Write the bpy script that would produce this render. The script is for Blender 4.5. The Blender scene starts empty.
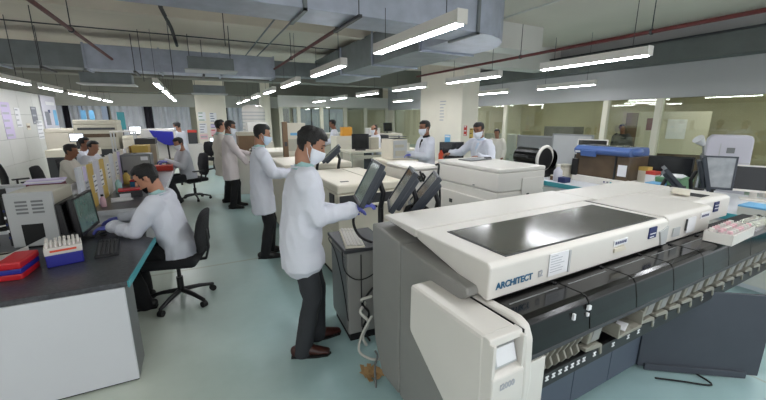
import bpy, bmesh, math, random
from mathutils import Vector, Matrix, noise
random.seed(7)
R = math.radians
SC = bpy.context.scene
COL = SC.collection

# ---------------------------------------------------------------- camera
cam_d = bpy.data.cameras.new('camera'); CAM = bpy.data.objects.new('camera', cam_d); COL.objects.link(CAM)
cam_d.sensor_width = 36.0; cam_d.lens = 36.0 * 358.0 / 766.0
cam_d.clip_start = 0.05; cam_d.clip_end = 200
CAM.location = (0, 0, 1.76)
CAM.rotation_euler = (R(90 - 12.749), 0, R(-27.121))
SC.camera = CAM

# ---------------------------------------------------------------- world, exposure
wd = bpy.data.worlds.new('world'); SC.world = wd; wd.use_nodes = True
wd.node_tree.nodes['Background'].inputs[0].default_value = (0.92, 0.96, 1.0, 1)
wd.node_tree.nodes['Background'].inputs[1].default_value = 0.65
SC.view_settings.view_transform = 'Standard'; SC.view_settings.look = 'None'
SC.view_settings.gamma = 1.0; SC.view_settings.use_curve_mapping = False
SC.view_settings.exposure = 1.1
LAMP = 26.0            # strength of the tube light diffusers

# ---------------------------------------------------------------- materials
def lin(c):
    return tuple(((v / 255) / 12.92 if v / 255 <= 0.04045 else ((v / 255 + 0.055) / 1.055) ** 2.4) for v in c)
MATS = {}
def mat(name, rgb, rough=0.5, metal=0.0, var=0.0, scale=6.0, bump=0.0, bscale=60.0, emit=0.0, spec=0.5, rgb2=None, alpha=1.0):
    m = bpy.data.materials.new(name); m.use_nodes = True
    nt = m.node_tree; b = nt.nodes['Principled BSDF']
    c = lin(rgb)
    b.inputs['Base Color'].default_value = (*c, 1); b.inputs['Roughness'].default_value = rough
    b.inputs['Metallic'].default_value = metal; b.inputs['Specular IOR Level'].default_value = spec
    if var or rgb2:
        tc = nt.nodes.new('ShaderNodeTexCoord'); n = nt.nodes.new('ShaderNodeTexNoise')
        n.inputs['Scale'].default_value = scale; n.inputs['Detail'].default_value = 5
        nt.links.new(tc.outputs['Object'], n.inputs['Vector'])
        rp = nt.nodes.new('ShaderNodeValToRGB')
        c2 = lin(rgb2) if rgb2 else tuple(min(1, v * (1 + var)) for v in c)
        c1 = c if rgb2 else tuple(v * (1 - var) for v in c)
        rp.color_ramp.elements[0].position = 0.32; rp.color_ramp.elements[1].position = 0.68
        rp.color_ramp.elements[0].color = (*c1, 1); rp.color_ramp.elements[1].color = (*c2, 1)
        nt.links.new(n.outputs['Fac'], rp.inputs['Fac']); nt.links.new(rp.outputs['Color'], b.inputs['Base Color'])
    if bump:
        tc = nt.nodes.new('ShaderNodeTexCoord'); n2 = nt.nodes.new('ShaderNodeTexNoise')
        n2.inputs['Scale'].default_value = bscale; nt.links.new(tc.outputs['Object'], n2.inputs['Vector'])
        bp = nt.nodes.new('ShaderNodeBump'); bp.inputs['Strength'].default_value = bump; bp.inputs['Distance'].default_value = 0.01
        nt.links.new(n2.outputs['Fac'], bp.inputs['Height']); nt.links.new(bp.outputs['Normal'], b.inputs['Normal'])
    if emit:
        b.inputs['Emission Color'].default_value = (*c, 1); b.inputs['Emission Strength'].default_value = emit
    if alpha < 1:
        b.inputs['Alpha'].default_value = alpha
    MATS[name] = m
    return m
M = MATS
mat('white_plastic', (214, 210, 203), 0.42, var=0.02, scale=3)
mat('cream_plastic', (214, 207, 190), 0.45, var=0.03, scale=3)
mat('beige_plastic', (176, 171, 154), 0.5, var=0.03)
mat('grey_plastic', (138, 137, 133), 0.5, var=0.03)
mat('light_grey', (176, 178, 178), 0.5, var=0.02)
mat('mid_grey', (112, 114, 114), 0.5, var=0.03)
mat('slate_panel', (80, 88, 102), 0.5, var=0.03)
mat('slate_dark', (66, 70, 79), 0.55, var=0.05)
mat('black_gloss', (12, 12, 12), 0.14, var=0.1, spec=0.35)
mat('black_smoke', (78, 77, 70), 0.14, var=0.06, scale=2)
mat('black_plastic', (24, 24, 26), 0.45)
mat('black_matte', (15, 15, 16), 0.75)
mat('dark_grey', (52, 53, 56), 0.5)
mat('touch_grey', (54, 59, 67), 0.45)
mat('charcoal_fabric', (28, 28, 31), 0.9, bump=0.3, bscale=400)
mat('rubber', (18, 18, 18), 0.7)
mat('chrome', (190, 190, 192), 0.25, metal=1.0)
mat('steel', (150, 152, 152), 0.35, metal=1.0)
mat('teal_edge', (70, 155, 165), 0.4)
mat('granite', (46, 47, 52), 0.3, rgb2=(72, 73, 78), scale=45)
mat('laminate_white', (205, 207, 212), 0.45, var=0.015, scale=2)
mat('paper', (222, 222, 224), 0.8)
mat('paper_lilac', (196, 184, 214), 0.8)
mat('ink_blue', (28, 90, 125), 0.6)
mat('ink_navy', (30, 42, 92), 0.6)
mat('ink_grey', (120, 122, 130), 0.7)
mat('ink_pale', (168, 170, 176), 0.7)
mat('bay_shaded', (138, 135, 124), 0.55)  # beige of the rack bays, darkened in colour for the shadow they stand in
mat('red_plastic', (186, 22, 34), 0.4)
mat('maroon', (98, 20, 38), 0.6, var=0.1)
mat('blue_plastic', (36, 38, 140), 0.4)
mat('royal_blue', (32, 34, 150), 0.5, var=0.1, scale=4)
mat('steel_blue', (62, 88, 140), 0.35)
mat('orange_red', (226, 84, 50), 0.6)
mat('yellow', (196, 166, 84), 0.6, var=0.05)
mat('pink_paper', (224, 184, 190), 0.8)
mat('sky_blue', (110, 170, 210), 0.7)
mat('green_plastic', (98, 142, 104), 0.5)
mat('brown_smoke', (86, 72, 58), 0.2, var=0.15, scale=5)
mat('wood_brown', (110, 86, 62), 0.6, var=0.1)
mat('red_paint', (92, 28, 26), 0.5, var=0.1)
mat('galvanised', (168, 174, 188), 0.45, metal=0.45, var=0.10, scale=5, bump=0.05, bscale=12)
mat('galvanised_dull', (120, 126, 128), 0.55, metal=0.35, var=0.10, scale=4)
mat('glove_blue', (98, 104, 190), 0.5, bump=0.2, bscale=60)
mat('mask_white', (226, 230, 238), 0.8)
mat('mask_blue', (190, 208, 226), 0.8)
mat('coat_white', (214, 216, 226), 0.85, bump=0.25, bscale=26)
mat('coat_cream', (212, 206, 196), 0.85, bump=0.25, bscale=26)
mat('coat_pink', (214, 204, 204), 0.85, bump=0.25, bscale=26)
mat('shirt_teal', (160, 196, 196), 0.85)
mat('trousers_black', (22, 22, 25), 0.85, bump=0.3, bscale=30)
mat('trousers_grey', (48, 50, 54), 0.85, bump=0.3, bscale=30)
mat('shoe_brown', (62, 30, 24), 0.3)
mat('shoe_black', (18, 17, 18), 0.35)
mat('skin', (170, 124, 100), 0.55, var=0.04, scale=20)
mat('skin_dark', (134, 90, 68), 0.55, var=0.04, scale=20)
mat('skin_light', (182, 130, 104), 0.55, var=0.04, scale=20)
mat('hair', (16, 14, 14), 0.55, bump=0.8, bscale=120)
mat('hair_brown', (38, 28, 24), 0.6, bump=0.8, bscale=120)
mat('eye_dark', (14, 10, 9), 0.2)
mat('lip', (120, 66, 58), 0.5)
mat('screen_off', (26, 28, 30), 0.15)
mat('screen_reflection', (86, 110, 104), 0.15, emit=0.12, rgb2=(48, 62, 60), scale=3)  # green reflection painted into the screen colour, with a faint glow
mat('screen_lit', (140, 144, 146), 0.2, emit=0.12, rgb2=(112, 116, 120), scale=9)
mat('screen_white', (232, 238, 245), 0.2, emit=1.3)
mat('diffuser', (248, 250, 255), 0.4, emit=LAMP)
mat('tube_glass', (235, 225, 222), 0.15, spec=0.6)
mat('amber', (214, 150, 40), 0.4)
mat('cable', (16, 16, 17), 0.6)
mat('cable_white', (206, 204, 196), 0.6)
mat('tan_cable', (172, 138, 92), 0.7)
mat('label_red', (190, 60, 48), 0.6)
mat('concrete_column', (220, 214, 199), 0.75, var=0.03, scale=2)
mat('column_cool', (196, 194, 204), 0.75, var=0.02, scale=2)

# ---------------------------------------------------------------- helpers
class MB:
    """collects shapes in one bmesh, then links them as ONE mesh object"""
    def __init__(s): s.bm = bmesh.new()
    def box(s, c, d, bev=0.0, rz=0.0, rx=0.0, ry=0.0, seg=2):
        t = bmesh.new(); bmesh.ops.create_cube(t, size=1.0)
        bmesh.ops.scale(t, vec=Vector(d), verts=t.verts)
        if bev:
            bmesh.ops.bevel(t, geom=t.edges[:], offset=min(bev, min(d) * 0.49), segments=seg, affect='EDGES', profile=0.5)
        t.transform(Matrix.Translation(Vector(c)) @ Matrix.Rotation(rz, 4, 'Z') @ Matrix.Rotation(ry, 4, 'Y') @ Matrix.Rotation(rx, 4, 'X'))
        s.merge(t); return s
    def span(s, a, b, bev=0.0, seg=2):
        a = Vector(a); b = Vector(b)
        return s.box((a + b) / 2, [abs(v) for v in (b - a)], bev, seg=seg)
    def merge(s, t):
        me = bpy.data.meshes.new('tmp'); t.to_mesh(me); t.free(); s.bm.from_mesh(me); bpy.data.meshes.remove(me)
    def cyl(s, a, b, r, r2=None, n=12, caps=True):
        return s.tube([a, b], [r, r if r2 is None else r2], n, round_caps=False)
    def tube(s, pts, rad, n=10, side=None, round_caps=True, closed=False):
        """loft along pts; rad: float or (a,b) per point; a lies along side"""
        pts = [Vector(p) for p in pts]
        if not isinstance(rad, (list, tuple)): rad = [rad] * len(pts)
        rad = [(r, r) if not isinstance(r, (list, tuple)) else r for r in rad]
        if round_caps:
            t0 = (pts[0] - pts[1]).normalized(); t1 = (pts[-1] - pts[-2]).normalized()
            r0, r1 = rad[0], rad[-1]; m0, m1 = min(r0), min(r1)
            pts = [pts[0] + t0 * m0 * 0.9, pts[0] + t0 * m0 * 0.55] + pts + [pts[-1] + t1 * m1 * 0.55, pts[-1] + t1 * m1 * 0.9]
            rad = [(r0[0] * .4, r0[1] * .4), (r0[0] * .82, r0[1] * .82)] + rad + [(r1[0] * .82, r1[1] * .82), (r1[0] * .4, r1[1] * .4)]
        rings = []
        prev = Vector(side) if side is not None else None
        for i, p in enumerate(pts):
            if closed: t = pts[(i + 1) % len(pts)] - pts[i - 1]
            else: t = pts[min(i + 1, len(pts) - 1)] - pts[max(i - 1, 0)]
            if t.length < 1e-9: t = Vector((0, 0, 1))
            t.normalize()
            if prev is None: prev = Vector((1, 0, 0)) if abs(t.x) < 0.8 else Vector((0, 1, 0))
            u = prev - t * prev.dot(t)
            if u.length < 1e-4: u = t.orthogonal()
            u.normalize(); v = t.cross(u)
            if side is None: prev = u
            a, b = rad[i]
            rings.append([s.bm.verts.new(p + u * a * math.cos(2 * math.pi * k / n) + v * b * math.sin(2 * math.pi * k / n)) for k in range(n)])
        L = len(rings)
        for i in range(L if closed else L - 1):
            A, B = rings[i], rings[(i + 1) % L]
            for k in range(n): s.bm.faces.new((A[k], A[(k + 1) % n], B[(k + 1) % n], B[k]))
        if not closed:
            s.bm.faces.new(rings[0][::-1]); s.bm.faces.new(rings[-1])
        return s
    def prism(s, poly, axis, a, b, bev=0.0, seg=2):
        """poly: 2D outline; axis 'x': (y,z), 'y': (x,z), 'z': (x,y); from a to b"""
        t = bmesh.new()
        def P(q, w): return {'x': (w, q[0], q[1]), 'y': (q[0], w, q[1]), 'z': (q[0], q[1], w)}[axis]
        A = [t.verts.new(P(q, a)) for q in poly]; B = [t.verts.new(P(q, b)) for q in poly]
        n = len(poly)
        t.faces.new(A); t.faces.new(B[::-1])
        for i in range(n): t.faces.new((A[(i + 1) % n], A[i], B[i], B[(i + 1) % n]))
        bmesh.ops.recalc_face_normals(t, faces=t.faces)
        if bev: bmesh.ops.bevel(t, geom=t.edges[:], offset=bev, segments=seg, affect='EDGES', profile=0.5)
        s.merge(t); return s
    def quad(s, *ps):
        s.bm.faces.new([s.bm.verts.new(p) for p in ps]); return s
    def ball(s, c, r, n=10, m=8):
        t = bmesh.new(); bmesh.ops.create_uvsphere(t, u_segments=n, v_segments=m, radius=1.0)
        r = (r, r, r) if not isinstance(r, (list, tuple)) else r
        bmesh.ops.scale(t, vec=Vector(r), verts=t.verts); bmesh.ops.translate(t, vec=Vector(c), verts=t.verts)
        s.merge(t); return s
    def xf(s, mtx): s.bm.transform(mtx); return s
    def build(s, name, m, parent=None, off=None, smooth=False, label=None, kind=None):
        if off is not None: bmesh.ops.translate(s.bm, vec=-Vector(off), verts=s.bm.verts)
        bmesh.ops.recalc_face_normals(s.bm, faces=s.bm.faces)
        me = bpy.data.meshes.new(name); s.bm.to_mesh(me); s.bm.free()
        if smooth:
            for p in me.polygons: p.use_smooth = True
        return link(name, me, m, parent, label, kind)
def link(name, me, m, parent=None, label=None, kind=None):
    o = bpy.data.objects.new(name, me); COL.objects.link(o)
    me.materials.clear(); me.materials.append(M[m] if isinstance(m, str) else m)
    if parent is not None: o.parent = parent
    if label: o['label'] = label
    if kind: o['kind'] = kind
    return o
def thing(name, label, cat, loc=(0, 0, 0), rz=0.0, group=None):
    o = bpy.data.objects.new(name, None); COL.objects.link(o); o.empty_display_size = 0.1
    o.location = loc; o.rotation_euler = (0, 0, R(rz)); o['label'] = label; o['category'] = cat
    if group: o['group'] = group
    return o
def tag(o, label, cat, group=None):
    o['label'] = label; o['category'] = cat
    if group: o['group'] = group
    return o
def copy_tree(o, loc=None, rz=None, label=None, group=None, parent=None):
    c = o.copy(); COL.objects.link(c)
    if parent is not None: c.parent = parent
    if loc is not None: c.location = loc
    if rz is not None: c.rotation_euler = (0, 0, R(rz))
    if label: c['label'] = label
    if group: c['group'] = group
    for ch in list(o.children): copy_tree(ch, parent=c)
    return c
def bx(name, m, parent, c, d, bev=0.0, off=None, **k):
    return MB().box(c, d, bev, **{q: k[q] for q in ('rz', 'rx', 'ry') if q in k}).build(name, m, parent, off, label=k.get('label'))
def sp(name, m, parent, a, b, bev=0.0, off=None, label=None):
    return MB().span(a, b, bev).build(name, m, parent, off, label=label)
def struct(o):
    o['kind'] = 'structure'; return o
TEXTS = []
def text(name, body, size, m, parent, mtx, extrude=0.0008, align='LEFT'):
    cu = bpy.data.curves.new('txt', 'FONT'); cu.body = body; cu.size = size; cu.extrude = extrude; cu.align_x = align; cu.offset = 0.0012 if size > .03 else 0
    t = bpy.data.objects.new('txt', cu); COL.objects.link(t)
    TEXTS.append((t, name, m, parent, mtx))
def finish_texts():
    dg = bpy.context.evaluated_depsgraph_get(); done = []
    for t, name, m, parent, mtx in TEXTS:
        me = bpy.data.meshes.new_from_object(t.evaluated_get(dg)); me.transform(mtx); done.append((me, t))
    for (me, t), (_, name, m, parent, mtx) in zip(done, TEXTS):
        cu = t.data; bpy.data.objects.remove(t); bpy.data.curves.remove(cu); link(name, me, m, parent)
def frame(o, xdir, ydir):
    x = Vector(xdir).normalized(); y = Vector(ydir); y = (y - x * y.dot(x)).normalized(); z = x.cross(y)
    m = Matrix((x, y, z)).transposed().to_4x4(); m.translation = Vector(o); return m
ORD = ['nearest', 'second', 'third', 'fourth', 'fifth', 'sixth', 'seventh', 'eighth', 'ninth']
# ================================================================ the room
def floor_mat():
    m = bpy.data.materials.new('epoxy_floor'); m.use_nodes = True; nt = m.node_tree; b = nt.nodes['Principled BSDF']; N = nt.nodes.new
    tc = N('ShaderNodeTexCoord'); sx = N('ShaderNodeSeparateXYZ'); nt.links.new(tc.outputs['Object'], sx.inputs[0])
    no = N('ShaderNodeTexNoise'); no.inputs['Scale'].default_value = 0.5; no.inputs['Detail'].default_value = 6
    nt.links.new(tc.outputs['Object'], no.inputs['Vector'])
    mp = N('ShaderNodeMath'); mp.operation = 'MULTIPLY_ADD'; mp.inputs[1].default_value = 0.9; nt.links.new(no.outputs['Fac'], mp.inputs[0])
    nt.links.new(sx.outputs['X'], mp.inputs[2])
    rp = N('ShaderNodeValToRGB'); e = rp.color_ramp.elements
    e[0].position = 0.30; e[0].color = (*lin((188, 196, 184)), 1); e[1].position = 0.62; e[1].color = (*lin((160, 189, 190)), 1)
    mr = N('ShaderNodeMapRange'); mr.inputs[1].default_value = -1.2; mr.inputs[2].default_value = 2.6
    nt.links.new(mp.outputs[0], mr.inputs[0]); nt.links.new(mr.outputs[0], rp.inputs['Fac'])
    n2 = N('ShaderNodeTexNoise'); n2.inputs['Scale'].default_value = 2.2; n2.inputs['Detail'].default_value = 8; n2.inputs['Roughness'].default_value = 0.65
    nt.links.new(tc.outputs['Object'], n2.inputs['Vector'])
    mx = N('ShaderNodeMixRGB'); mx.blend_type = 'SOFT_LIGHT'; mx.inputs[0].default_value = 0.35
    nt.links.new(rp.outputs['Color'], mx.inputs[1]); nt.links.new(n2.outputs['Fac'], mx.inputs[2])
    # thin joint lines of the screed
    def line(axis, at, w):
        s1 = N('ShaderNodeMath'); s1.operation = 'SUBTRACT'; s1.inputs[1].default_value = at; nt.links.new(sx.outputs[axis], s1.inputs[0])
        s2 = N('ShaderNodeMath'); s2.operation = 'ABSOLUTE'; nt.links.new(s1.outputs[0], s2.inputs[0])
        s3 = N('ShaderNodeMath'); s3.operation = 'LESS_THAN'; s3.inputs[1].default_value = w; nt.links.new(s2.outputs[0], s3.inputs[0]); return s3
    l1 = line('Y', 4.62, 0.018); last = mx.outputs[0]
    for l in (l1, line('Y', 9.2, 0.03), line('X', 3.3, 0.01)):
        q = N('ShaderNodeMixRGB'); q.inputs[2].default_value = (*lin((150, 150, 128)), 1)
        mm = N('ShaderNodeMath'); mm.operation = 'MULTIPLY'; mm.inputs[1].default_value = 0.55; nt.links.new(l.outputs[0], mm.inputs[0])
        nt.links.new(mm.outputs[0], q.inputs[0]); nt.links.new(last, q.inputs[1]); last = q.outputs[0]
    nt.links.new(last, b.inputs['Base Color'])
    rr = N('ShaderNodeMapRange'); rr.inputs[3].default_value = 0.24; rr.inputs[4].default_value = 0.46
    nt.links.new(n2.outputs['Fac'], rr.inputs[0]); nt.links.new(rr.outputs[0], b.inputs['Roughness'])
    M['floor'] = m
floor_mat()
mat('slab', (210, 202, 188), 0.85, var=0.05, scale=0.8, bump=0.1, bscale=8)
mat('beam_grey', (120, 120, 112), 0.85, var=0.06, scale=1.2)
mat('beam_pale', (208, 206, 200), 0.8, var=0.04, scale=1.2)
mat('header_grey', (172, 172, 172), 0.7, var=0.03, scale=0.8)
mat('duct_dark', (92, 97, 95), 0.7, var=0.10, scale=2.5)
mat('wall_cream', (200, 194, 174), 0.8, var=0.03, scale=0.8)
mat('wall_olive', (178, 172, 140), 0.8, var=0.08, scale=0.8)
mat('wall_white', (200, 200, 196), 0.6, var=0.03, scale=0.7)
mat('post_cream', (206, 202, 184), 0.5)
mat('curtain', (222, 224, 232), 0.9, var=0.05, scale=3)
mat('curtain_dark', (46, 44, 54), 0.9, var=0.1, scale=3)
mat('day_window', (140, 152, 168), 0.4, emit=0.25)

XL, XR, YB, YF, ZC = -4.2, 9.0, 22.0, -3.5, 3.6
struct(sp('floor', 'floor', None, (-8, YF, -0.2), (15, YB + 0.3, 0)))
struct(sp('ceiling', 'slab', None, (-8, YF, ZC), (15, YB + 0.3, ZC + 0.3)))
# left wall, tiled in large pale panels with fine joints
wl = bpy.data.objects.new('wall_left', None); COL.objects.link(wl); wl.location = (XL, 8, 0); wl['kind'] = 'structure'
sp('backing', 'mid_grey', wl, (XL - 0.2, YF, 0), (XL - 0.012, 16.3, 2.5), off=wl.location)
tile_me = None
for iy in range(20):
    for iz in range(4):
        if tile_me is None:
            o = MB().box((0, 0, 0), (0.02, 0.985, 0.618), 0.004, seg=1).build('tile', 'wall_white', wl); tile_me = o.data
        else: o = link('tile', tile_me, 'wall_white', wl)
        o.location = (-0.006, YF + 0.5 + iy * 0.99 - 8, 0.315 + iz * 0.624)
struct(sp('trim_1', 'beam_grey', None, (XL - 0.2, YF, 2.5), (XL + 0.08, 16.3, 2.86)))
struct(sp('wall_left_far', 'wall_cream', None, (-7.9, 16.31, 0), (-7.7, YB, ZC)))
struct(sp('wall_back', 'wall_cream', None, (-8, YB, 0), (15, YB + 0.25, ZC)))
struct(sp('trim_2', 'beam_pale', None, (-7.9, 21.4, 2.36), (15, 21.95, 2.95)))
# windows in the back wall with drapes
wn = 0
for x0, x1 in ((-6.6, -3.7), (-3.2, -0.4), (1.5, 3.4), (5.2, 8.6)):
    wn += 1
    w = bpy.data.objects.new('window_%d' % wn, None); COL.objects.link(w); w.location = ((x0 + x1) / 2, YB - 0.02, 0.9); w['kind'] = 'structure'
    sp('pane', 'day_window' if wn != 3 else 'curtain_dark', w, (x0, YB - 0.05, 0.8), (x1, YB - 0.02, 2.36), off=w.location)
    for k in range(4):
        xx = x0 + (x1 - x0) * k / 3
        bx('mullion', 'dark_grey', w, (xx, YB - 0.07, 1.58), (0.06, 0.05, 1.56), off=w.location)
def drape(x0, x1, m, label, y=21.7):
    n = max(8, int((x1 - x0) / 0.05)); b = MB(); pts = []
    for i in range(n + 1):
        x = x0 + (x1 - x0) * i / n; yy = y - 0.1 + 0.05 * math.sin(i * 1.25) + 0.02 * math.sin(i * 0.53)
        pts.append((x, yy))
    poly = pts + [(x, yy + 0.015) for x, yy in pts[::-1]]
    o = b.prism(poly, 'z', 0.35, 2.36).build('window_curtain', m, None, smooth=False)
    return tag(o, label, 'curtain')
drape(-6.2, -5.35, 'curtain', 'pale grey curtain beside the tiled wall, leftmost at the far window')
drape(-5.1, -4.75, 'curtain', 'narrow pale curtain between two dark gaps at the far left window')
drape(-4.6, -3.9, 'curtain', 'pale curtain above the far beige analyser hood')
drape(-5.35, -5.1, 'curtain_dark', 'dark curtain strip between two pale ones at the far left', 21.78)
drape(-3.55, -2.2, 'curtain', 'wide pale curtain left of the navy strip at the far wall')
drape(-2.2, -1.85, 'curtain_dark', 'navy dark curtain strip behind the bright far monitor')
drape(-1.85, -0.2, 'curtain', 'wide pale curtain behind the far standing worker and poster column')
drape(1.6, 2.5, 'curtain', 'pale curtain behind the ribbed white tank')
drape(3.3, 3.9, 'curtain_dark', 'dark purple curtain behind the front man\'s head, left one')
drape(4.5, 4.9, 'curtain_dark', 'dark curtain strip above the far masked worker in profile')

# columns ---------------------------------------------------------
col_a = thing('poster_column', 'square cream column with notices pinned on it at the aisle end', 'column', (0.6, 15.9, 0))
col_a['kind'] = 'structure'; col_a.name = 'trim_3'; del col_a['category']
sp('column_shaft', 'concrete_column', col_a, (0.06, 15.4, 0), (1.1, 16.4, ZC), 0.01, off=col_a.location)
bx('skirting', 'wall_cream', col_a, (0.58, 15.9, 0.06), (1.08, 1.04, 0.12), 0.01, off=col_a.location)
col_b = thing('trim_4', 'broad cream column with small notices behind the white analyser', 'column', (6.4, 8.4, 0)); col_b['kind'] = 'structure'; del col_b['category']
sp('column_shaft', 'concrete_column', col_b, (6.1, 7.48, 0), (6.64, 9.43, ZC), 0.012, off=col_b.location)
col_c = thing('trim_5', 'far cream column behind the front man', 'column', (3.3, 16.5, 0)); col_c['kind'] = 'structure'; del col_c['category']
sp('column_shaft', 'concrete_column', col_c, (2.75, 17.5, 0), (3.15, 18.1, ZC), off=col_c.location)
# paper notices on walls and columns
def notice(c, w, h, normal, m, label, lines=0, lm='ink_grey', cat='notice', group=None, tilt=0.0):
    n = Vector(normal); xd = Vector((0, 0, 1)).cross(n).normalized()
    mt = frame(Vector(c), xd, (0, 0, 1)); 
    t = thing('paper_notice', label, cat, c, 0, group)
    t.matrix_world = mt @ Matrix.Rotation(R(tilt), 4, 'Z')
    MB().box((0, 0, 0), (w, h, 0.004)).build('sheet', m, t)
    if lines:
        b = MB(); random.seed(int(abs(c[0] * 91 + c[2] * 37)))
        for k in range(lines):
            y = h * (0.40 - 0.8 * k / max(1, lines - 1)) if lines > 1 else 0
            ww = w * random.uniform(0.45, 0.82)
            b.box((-(w * 0.82 - ww) / 2, y, 0.003), (ww, h * 0.28 / lines + 0.002, 0.002))
        b.build('printed_lines', lm, t, kind='stuff')
    return t

# glass partition on the right ------------------------------------
struct(sp('trim_6', 'header_grey', None, (XR, 0.5, 2.2), (XR + 0.15, 17.0, 2.9)))
struct(sp('wall_right', 'header_grey', None, (XR + 0.0, -1.0, 2.9), (XR + 0.15, 17.0, ZC)))
gm = bpy.data.materials.new('partition_glass'); gm.use_nodes = True; nt = gm.node_tree; nt.nodes.clear()
oo = nt.nodes.new('ShaderNodeOutputMaterial'); mxs = nt.nodes.new('ShaderNodeMixShader'); tr = nt.nodes.new('ShaderNodeBsdfTransparent'); gl = nt.nodes.new('ShaderNodeBsdfGlossy')
tr.inputs[0].default_value = (0.90, 0.91, 0.84, 1); gl.inputs['Roughness'].default_value = 0.02; gl.inputs[0].default_value = (0.9, 0.95, 0.9, 1)
lw = nt.nodes.new('ShaderNodeLayerWeight'); lw.inputs[0].default_value = 0.12; ad = nt.nodes.new('ShaderNodeMath'); ad.operation = 'MULTIPLY_ADD'; ad.inputs[1].default_value = 0.8; ad.inputs[2].default_value = 0.08
nt.links.new(lw.outputs['Fresnel'], ad.inputs[0]); nt.links.new(ad.outputs[0], mxs.inputs[0]); nt.links.new(tr.outputs[0], mxs.inputs[1]); nt.links.new(gl.outputs[0], mxs.inputs[2]); nt.links.new(mxs.outputs[0], oo.inputs[0])
M['partition_glass'] = gm
gp = bpy.data.objects.new('window_9', None); COL.objects.link(gp); gp.location = (XR + 0.06, 8, 0); gp['kind'] = 'structure'; gp['label'] = 'tall glass partition with cream posts along the right side'
ys = [0.6, 2.2, 4.42, 5.58, 8.85, 11.2, 13.6, 16.4]
for k, y in enumerate(ys):
    bx('post', 'post_cream', gp, (XR + 0.04, y, 1.1), (0.12, 0.13, 2.2), 0.005, off=gp.location)
for k in range(len(ys) - 1):
    sp('pane', 'partition_glass', gp, (XR + 0.05, ys[k] + 0.066, 0.10), (XR + 0.058, ys[k + 1] - 0.066, 2.2), off=gp.location)
sp('sill_rail', 'post_cream', gp, (XR - 0.01, 0.6, 0), (XR + 0.1, 16.4, 0.1), off=gp.location)
gq = bpy.data.objects.new('window_10', None); COL.objects.link(gq); gq.location = (6.2, 17.0, 0); gq['kind'] = 'structure'; gq['label'] = 'far glass partition with cream posts behind the middle benches'
xs_ = [3.5, 4.3, 5.4, 6.6, 7.7, 8.9]
for x in xs_: bx('post', 'post_cream', gq, (x, 17.0, 1.15), (0.16, 0.12, 2.3), 0.005, off=gq.location)
for k in range(5):
    sp('pane', 'partition_glass', gq, (xs_[k] + 0.08, 16.99, 0.9), (xs_[k + 1] - 0.08, 17.0, 2.3), off=gq.location)
    sp('dado_panel', 'wall_cream', gq, (xs_[k] + 0.08, 16.97, 0.0), (xs_[k + 1] - 0.08, 17.02, 0.9), off=gq.location)
sp('header_panel', 'beam_pale', gq, (3.4, 16.95, 2.3), (8.98, 17.05, 2.8), off=gq.location)
# the room behind the glass
struct(sp('wall_beyond', 'wall_olive', None, (13.2, -1, 0), (13.4, 17.0, ZC)))
struct(sp('wall_beyond_end', 'wall_cream', None, (XR + 0.16, 12.0, 0), (13.2, 12.2, ZC)))

# ceiling services -------------------------------------------------
def seam(b, axis, at, lo, hi, z0, z1, t=0.02): pass
d1 = thing('air_duct', 'big galvanised duct across the front of the ceiling that turns away at its right end', 'duct', (1.5, 4.1, 2.85))
O = d1.location
MB().span((-4.0, 3.88, 2.85), (3.35, 4.45, 3.45), 0.01).build('cross_run', 'galvanised', d1, O)
poly = [(3.35, 3.88)] + [(3.35 + 1.05 * math.sin(a), 4.93 - 1.05 * math.cos(a)) for a in [R(15 * i) for i in range(7)]] + [(4.4, 5.2), (3.35, 5.2)]
MB().prism(poly, 'z', 2.85, 3.45).build('elbow', 'galvanised', d1, O)
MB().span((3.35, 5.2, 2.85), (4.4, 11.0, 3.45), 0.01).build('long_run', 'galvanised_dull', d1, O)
for x in (-1.2, 1.1, 3.35):
    b = MB()
    b.span((x - 0.02, 3.85, 2.82), (x + 0.02, 3.88, 3.47)); b.span((x - 0.02, 3.85, 2.82), (x + 0.02, 4.47, 2.85)); b.build('flange', 'galvanised_dull', d1, O)
for y in (5.2, 7.0, 8.8):
    b = MB(); b.span((3.32, y - 0.02, 2.82), (3.35, y + 0.02, 3.47)); b.span((3.32, y - 0.02, 2.82), (4.43, y + 0.02, 2.85)); b.build('flange', 'galvanised', d1, O)
for x in (1.66,):
    b = MB(); b.box((x, 4.16, 2.82), (0.04, 0.8, 0.03)); b.cyl((x, 3.8, 2.82), (x, 3.8, ZC), 0.006, n=6); b.cyl((x, 4.52, 2.82), (x, 4.52, ZC), 0.006, n=6); b.build('hanger', 'dark_grey', d1, O)
d2 = thing('air_duct', 'long bluish galvanised duct across the ceiling over the left benches', 'duct', (-1.5, 10.6, 2.85))
O = d2.location
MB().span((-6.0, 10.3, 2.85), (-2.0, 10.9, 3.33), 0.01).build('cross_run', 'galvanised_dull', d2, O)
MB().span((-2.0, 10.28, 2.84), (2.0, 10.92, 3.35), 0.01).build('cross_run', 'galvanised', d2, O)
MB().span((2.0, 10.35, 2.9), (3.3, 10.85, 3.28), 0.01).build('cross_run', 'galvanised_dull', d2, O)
for x in (-4.6, -3.4, -2.0, -0.6, 0.7, 2.0):
    b = MB(); b.span((x - 0.02, 10.25, 2.81), (x + 0.02, 10.28, 3.37)); b.span((x - 0.02, 10.25, 2.81), (x + 0.02, 10.92, 2.84)); b.build('flange', 'galvanised', d2, O)
for x in (-3.9, -2.7, -1.1, 0.3):
    b = MB(); b.box((x, 10.55, 2.80), (0.05, 0.9, 0.04)); b.cyl((x, 10.15, 2.8), (x, 10.15, ZC), 0.008, n=6); b.build('hanger', 'dark_grey', d2, O)
d3 = thing('air_duct', 'dark grey duct running along the top of the glass partition', 'duct', (8.8, 6, 2.9)); O = d3.location
MB().span((8.62, -1.0, 2.88), (8.99, 12.0, 3.28), 0.01).build('long_run', 'duct_dark', d3, O)
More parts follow.
